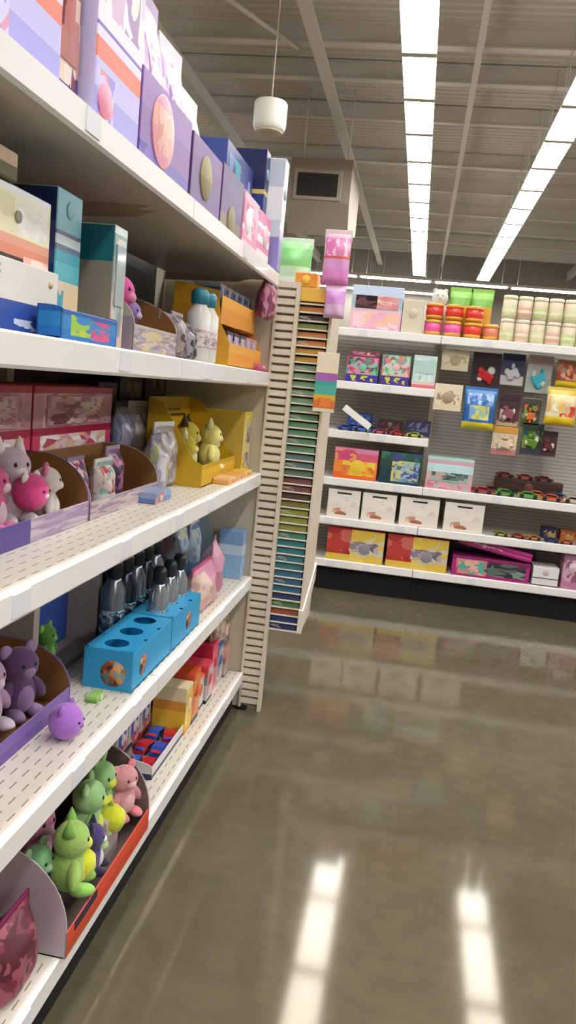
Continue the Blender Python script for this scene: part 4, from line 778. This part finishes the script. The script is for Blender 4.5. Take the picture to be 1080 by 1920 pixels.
# bottom shelf
rp = PR(((0, 'd8b84a'), (.3, 'd9bb55'), (.5, 'c2493f'), (.9, 'a8342f')), ((.0, .42, .2, .95, ('a8322f', 'b84038', 'c86a60'), 4), (.42, 1, .0, .98, ('d8b84a', 'e0c35a', 'c9c0a8', 'd8b84a'), 4), (.4, .9, .3, .62, ('8a7f8a', 'b0a6a8', '6a6070', 'd0c6b8'), 8)), .35)
carton('red and yellow game box with grey picture, next to the wire rack', .40, .26, .23, rp, **Bp(-.315, YF, T6), side=M('3a3a5a'), em=(.66, .42, .04, M('8f8690')))
carton('red and yellow game box with grey picture, beside the magenta sets', .42, .26, .23, rp, **Bp(.115, YF, T6), side=M('b08a3a'), em=(.66, .42, .04, M('8f8690')))
mg = PR(((0, '9a2470'), (.2, 'b02a7c'), (.8, '8a1f62')), ((.05, .45, .1, .9, ('d8707a', '5fa8a0', 'c84a7a', '8a1f62'), 5), (.45, .95, .15, .85, ('3a2f34', '5a6a66', '4a3a44', '7a8a84'), 5)), .3)
carton('magenta boxed play set with window, lying low on the bottom shelf', .52, .22, .135, mg, **Bp(.62, YF, T6), side=M('8a1f62'), win=(.08, .42, .12, .85, PR(((0, 'd8807a'), (.5, '6fb0a8')), ((0, 1, 0, 1, ('d88a80', '5fa8a0', 'e0b0a0'), 4),), .08)))
o = carton('long magenta box leaning across the boxed play set', .50, .05, .06, PR(((0, '8f1f68'), (.25, 'd04a9a'), (.5, '9a2472'), (.7, 'c03f8e')), ((.2, .6, .3, .6, ('e0a0c8', '9a2472'), 6),), .3), loc=(.63, YF + .01, T6 + .182), rot=(0, R(9), 0), em=(.35, .5, .015, M('e6b8d4')))
carton('dark plum carton behind the magenta play set', .6, .14, .24, PR(((0, '4a1a3a'), (.5, '2f1628')), ((0, 1, .5, 1, ('5a1f48', '34182c', '2a1424'), 5),)), **Bp(.65, YF + .25, T6), em=(.5, .8, .03, M('6a2a52')))
carton('white box with black line on the bottom shelf, after the magenta set', .17, .18, .13, PR(((0, '5a4a54'), (.06, 'd9d2d6'), (.38, '3a343a'), (.43, 'e2dcde')), (), .4), **Bp(.985, YF - .003, T6), em=(.5, .72, .02, M('c9b0bc')))
carton('dusty pink box at the right edge of the bottom shelf', .17, .2, .25, PR(((0, 'b87a98'), (.3, 'c99ab0'), (.7, '9a6a84')), ((.1, .9, .2, .8, ('d9b8c6', '8a5a74', 'c9a0b4'), 5),), .3), **Bp(1.175, YF, T6), em=(.4, .6, .03, M('e0ccd4')))
# toys hanging on the pegboard
def hang(x, y, z, w_, h, card, toy, label, kind='card', head=None, t=.05):
    hz = z + h*(.97 if kind == 'card' else 1.0)
    if kind == 'card': blister(label, w_, h, card, toy, loc=(x, y - .034, z), rot=(0, 0, 0), top=head)
    elif kind == 'bag': bag(label, w_, t, h, card, loc=(x, y - t, z), rot=(0, 0, 0), head=head, cat='hanging bag')
    else: carton(label, w_, t, h, card, loc=(x, y - t, z), rot=(0, 0, 0), em=toy, cat='hanging box', name='hanging_box')
    hook(x, y + .002, min(hz, 1.755), 'wire hook behind the ' + label.split(' hang')[0])
CR = PR(((0, 'cfc2a4'), (.5, 'dcd0b4'), (.85, 'cfc3a6')), ((.1, .9, .3, .7, ('d9cdb0', 'b9ac8c', 'e6dcc4'), 6),), .5)
hang(.21, 5.60, 1.60, .18, .135, CR, (.5, .5, .035, M('b8a988')), 'cream square box hanging highest beside the short shelves', 'box', t=.05)
hang(.19, 5.53, 1.33, .185, .175, PR(((0, 'd6c8a8'), (.5, 'ddd0b6')), ((.1, .9, .25, .75, ('e3d8c0', 'c9b898', '9a8a72', 'ddd0b6'), 7),), .5), (.5, .5, .04, M('a8967a')), 'larger cream box hanging below the cream square one', 'box', t=.06)
hang(.425, 5.62, 1.49, .19, .25, PR(((0, '3a2a30'), (.4, '2a2228'), (.8, '3a3034'))), M('c8202f', .35), 'dark carded toy with a red bulb hanging over the blue bag', head=M('4a3a40'))
hang(.405, 5.53, 1.225, .215, .265, PR(((0, 'd9c83a'), (.18, '2f62a8'), (.55, '3a7ac0'), (.9, '5a8ac8')), ((.2, .8, .25, .6, ('c9c86a', '9ac0a0', '7aa8d0', 'd8d48a'), 5), (.1, .9, .62, .9, ('7aa0d8', '2f62b0', 'a8c4e0'), 6)), .3), None, 'blue bag with yellow base hanging under the red bulb card', 'bag', head=M('3f74b4'), t=.07)
hang(.60, 5.62, 1.54, .15, .21, PR(((0, 'c6c4c8'), (.3, '3a4468'), (.7, '4a5072'))), M('c9ccd8', .3), 'navy carded toy with white blister hanging next to the red bulb card', head=M('2a3050'))
hang(.775, 5.62, 1.505, .165, .25, PR(((0, 'a8b0a8'), (.4, 'b9c0bc'), (.75, 'c0a0a4'), (.9, 'ccc8c0'))), M('3fb4d0', .3), 'grey carded toy with turquoise blister hanging in the upper row', head=M('b8a4a0'))
hang(.955, 5.60, 1.555, .16, .17, PR(((0, 'dcc02a'), (.25, 'b8503a'), (.6, 'c88a5a'), (.85, 'a8744a')), ((.1, .9, .3, .9, ('c85a3a', 'd8a07a', '8a4a3a'), 5),), .3), None, 'rust red bag with yellow base hanging highest by the photo edge', 'bag', head=M('b88a5a'), t=.05)
hang(.925, 5.52, 1.305, .2, .235, PR(((0, 'e0c020'), (.18, 'e3c93a'), (.24, 'e6dcc0'), (.6, 'e8d8a8'), (.85, 'e0b84a')), ((.45, .95, .25, .55, ('d85a3a', 'c84a34', 'e6b08a'), 4), (.05, .6, .35, .8, ('efe6d0', 'd9c890', 'e8b86a'), 5)), .3), None, 'yellow and white bag with red spot hanging by the photo edge', 'bag', head=M('e0c060'), t=.07)
hang(.61, 5.62, 1.265, .14, .225, PR(((0, 'c8b48a'), (.15, '6a3a44'), (.5, '4a2f38'), (.8, '5a3a40')), ((.1, .9, .1, .5, ('b87a80', '6a3a44', 'd8c0a8'), 5),)), M('9a5a64', .3), 'dark maroon carded toy hanging right of the blue bag', head=M('3a262c'))
hang(.755, 5.60, 1.27, .12, .2, PR(((0, '4a5a30'), (.4, '5a6a44'), (.8, '8a847a')), ((0, 1, .3, .9, ('3a3a34', 'd8703a', '7a9a4a', '5a5a50'), 5),)), M('d8763a', .35), 'olive carded toy with orange blister hanging under the turquoise one', head=M('4a4a3a'))
hang(.605, 5.58, 1.07, .165, .19, PR(((0, 'b87a7a'), (.2, 'd6c2a0'), (.55, 'd9c9b0'), (.8, 'd8a03a')), ((.1, .9, .2, .7, ('e0d2b8', 'c9a88a', 'd9c9b0'), 6),)), M('d8c4a4', .35), 'beige carded toy with orange top hanging low under the maroon one', head=M('d89a3a'))
hang(.785, 5.60, 1.09, .14, .21, PR(((0, '3a3a4a'), (.4, '2f4a36'), (.8, '3a4a8a')), ((0, 1, .2, .9, ('3f6a2a', '2a3a6a', '7a8a3a', '2a2a2a'), 5),)), M('5a8a2f', .35), 'green and blue carded toy hanging low beside the beige one', head=M('2a3a2a'))
hang(.90, 5.62, 1.09, .11, .17, PR(((0, '4a2a30'), (.5, '5a343a'), (.85, '3a2228'))), M('6a3038', .35), 'small dark wine carded toy hanging lowest of the group', head=M('3a2a30'))


# ------------------------------------------------------------------ camera, world, view
RW = ((.982, .119, -.144), (.161, -.141, .977), (.096, -.983, -.158))
right = Vector([r[0] for r in RW]); down = Vector([r[1] for r in RW])
right.normalize(); down = (down - right * down.dot(right)).normalized(); fwd = right.cross(down)
cam = bpy.data.cameras.new('camera'); co = bpy.data.objects.new('camera', cam); col.objects.link(co)
m3 = Matrix((right, -down, -fwd)).transposed()
co.matrix_world = Matrix.Translation((0, 0, 1.4)) @ m3.to_4x4()
cam.sensor_fit = 'AUTO'; cam.sensor_width = 36; cam.lens = 1490 / 1920 * 36; cam.clip_start = .02; cam.clip_end = 100
sc.camera = co
w = bpy.data.worlds.new('world'); sc.world = w; w.use_nodes = True
w.node_tree.nodes['Background'].inputs[0].default_value = (.9, .95, 1, 1); w.node_tree.nodes['Background'].inputs[1].default_value = 0.0
vs = sc.view_settings; vs.view_transform = 'Standard'; vs.look = 'None'; vs.gamma = 1; vs.exposure = 0.0; vs.use_curve_mapping = False
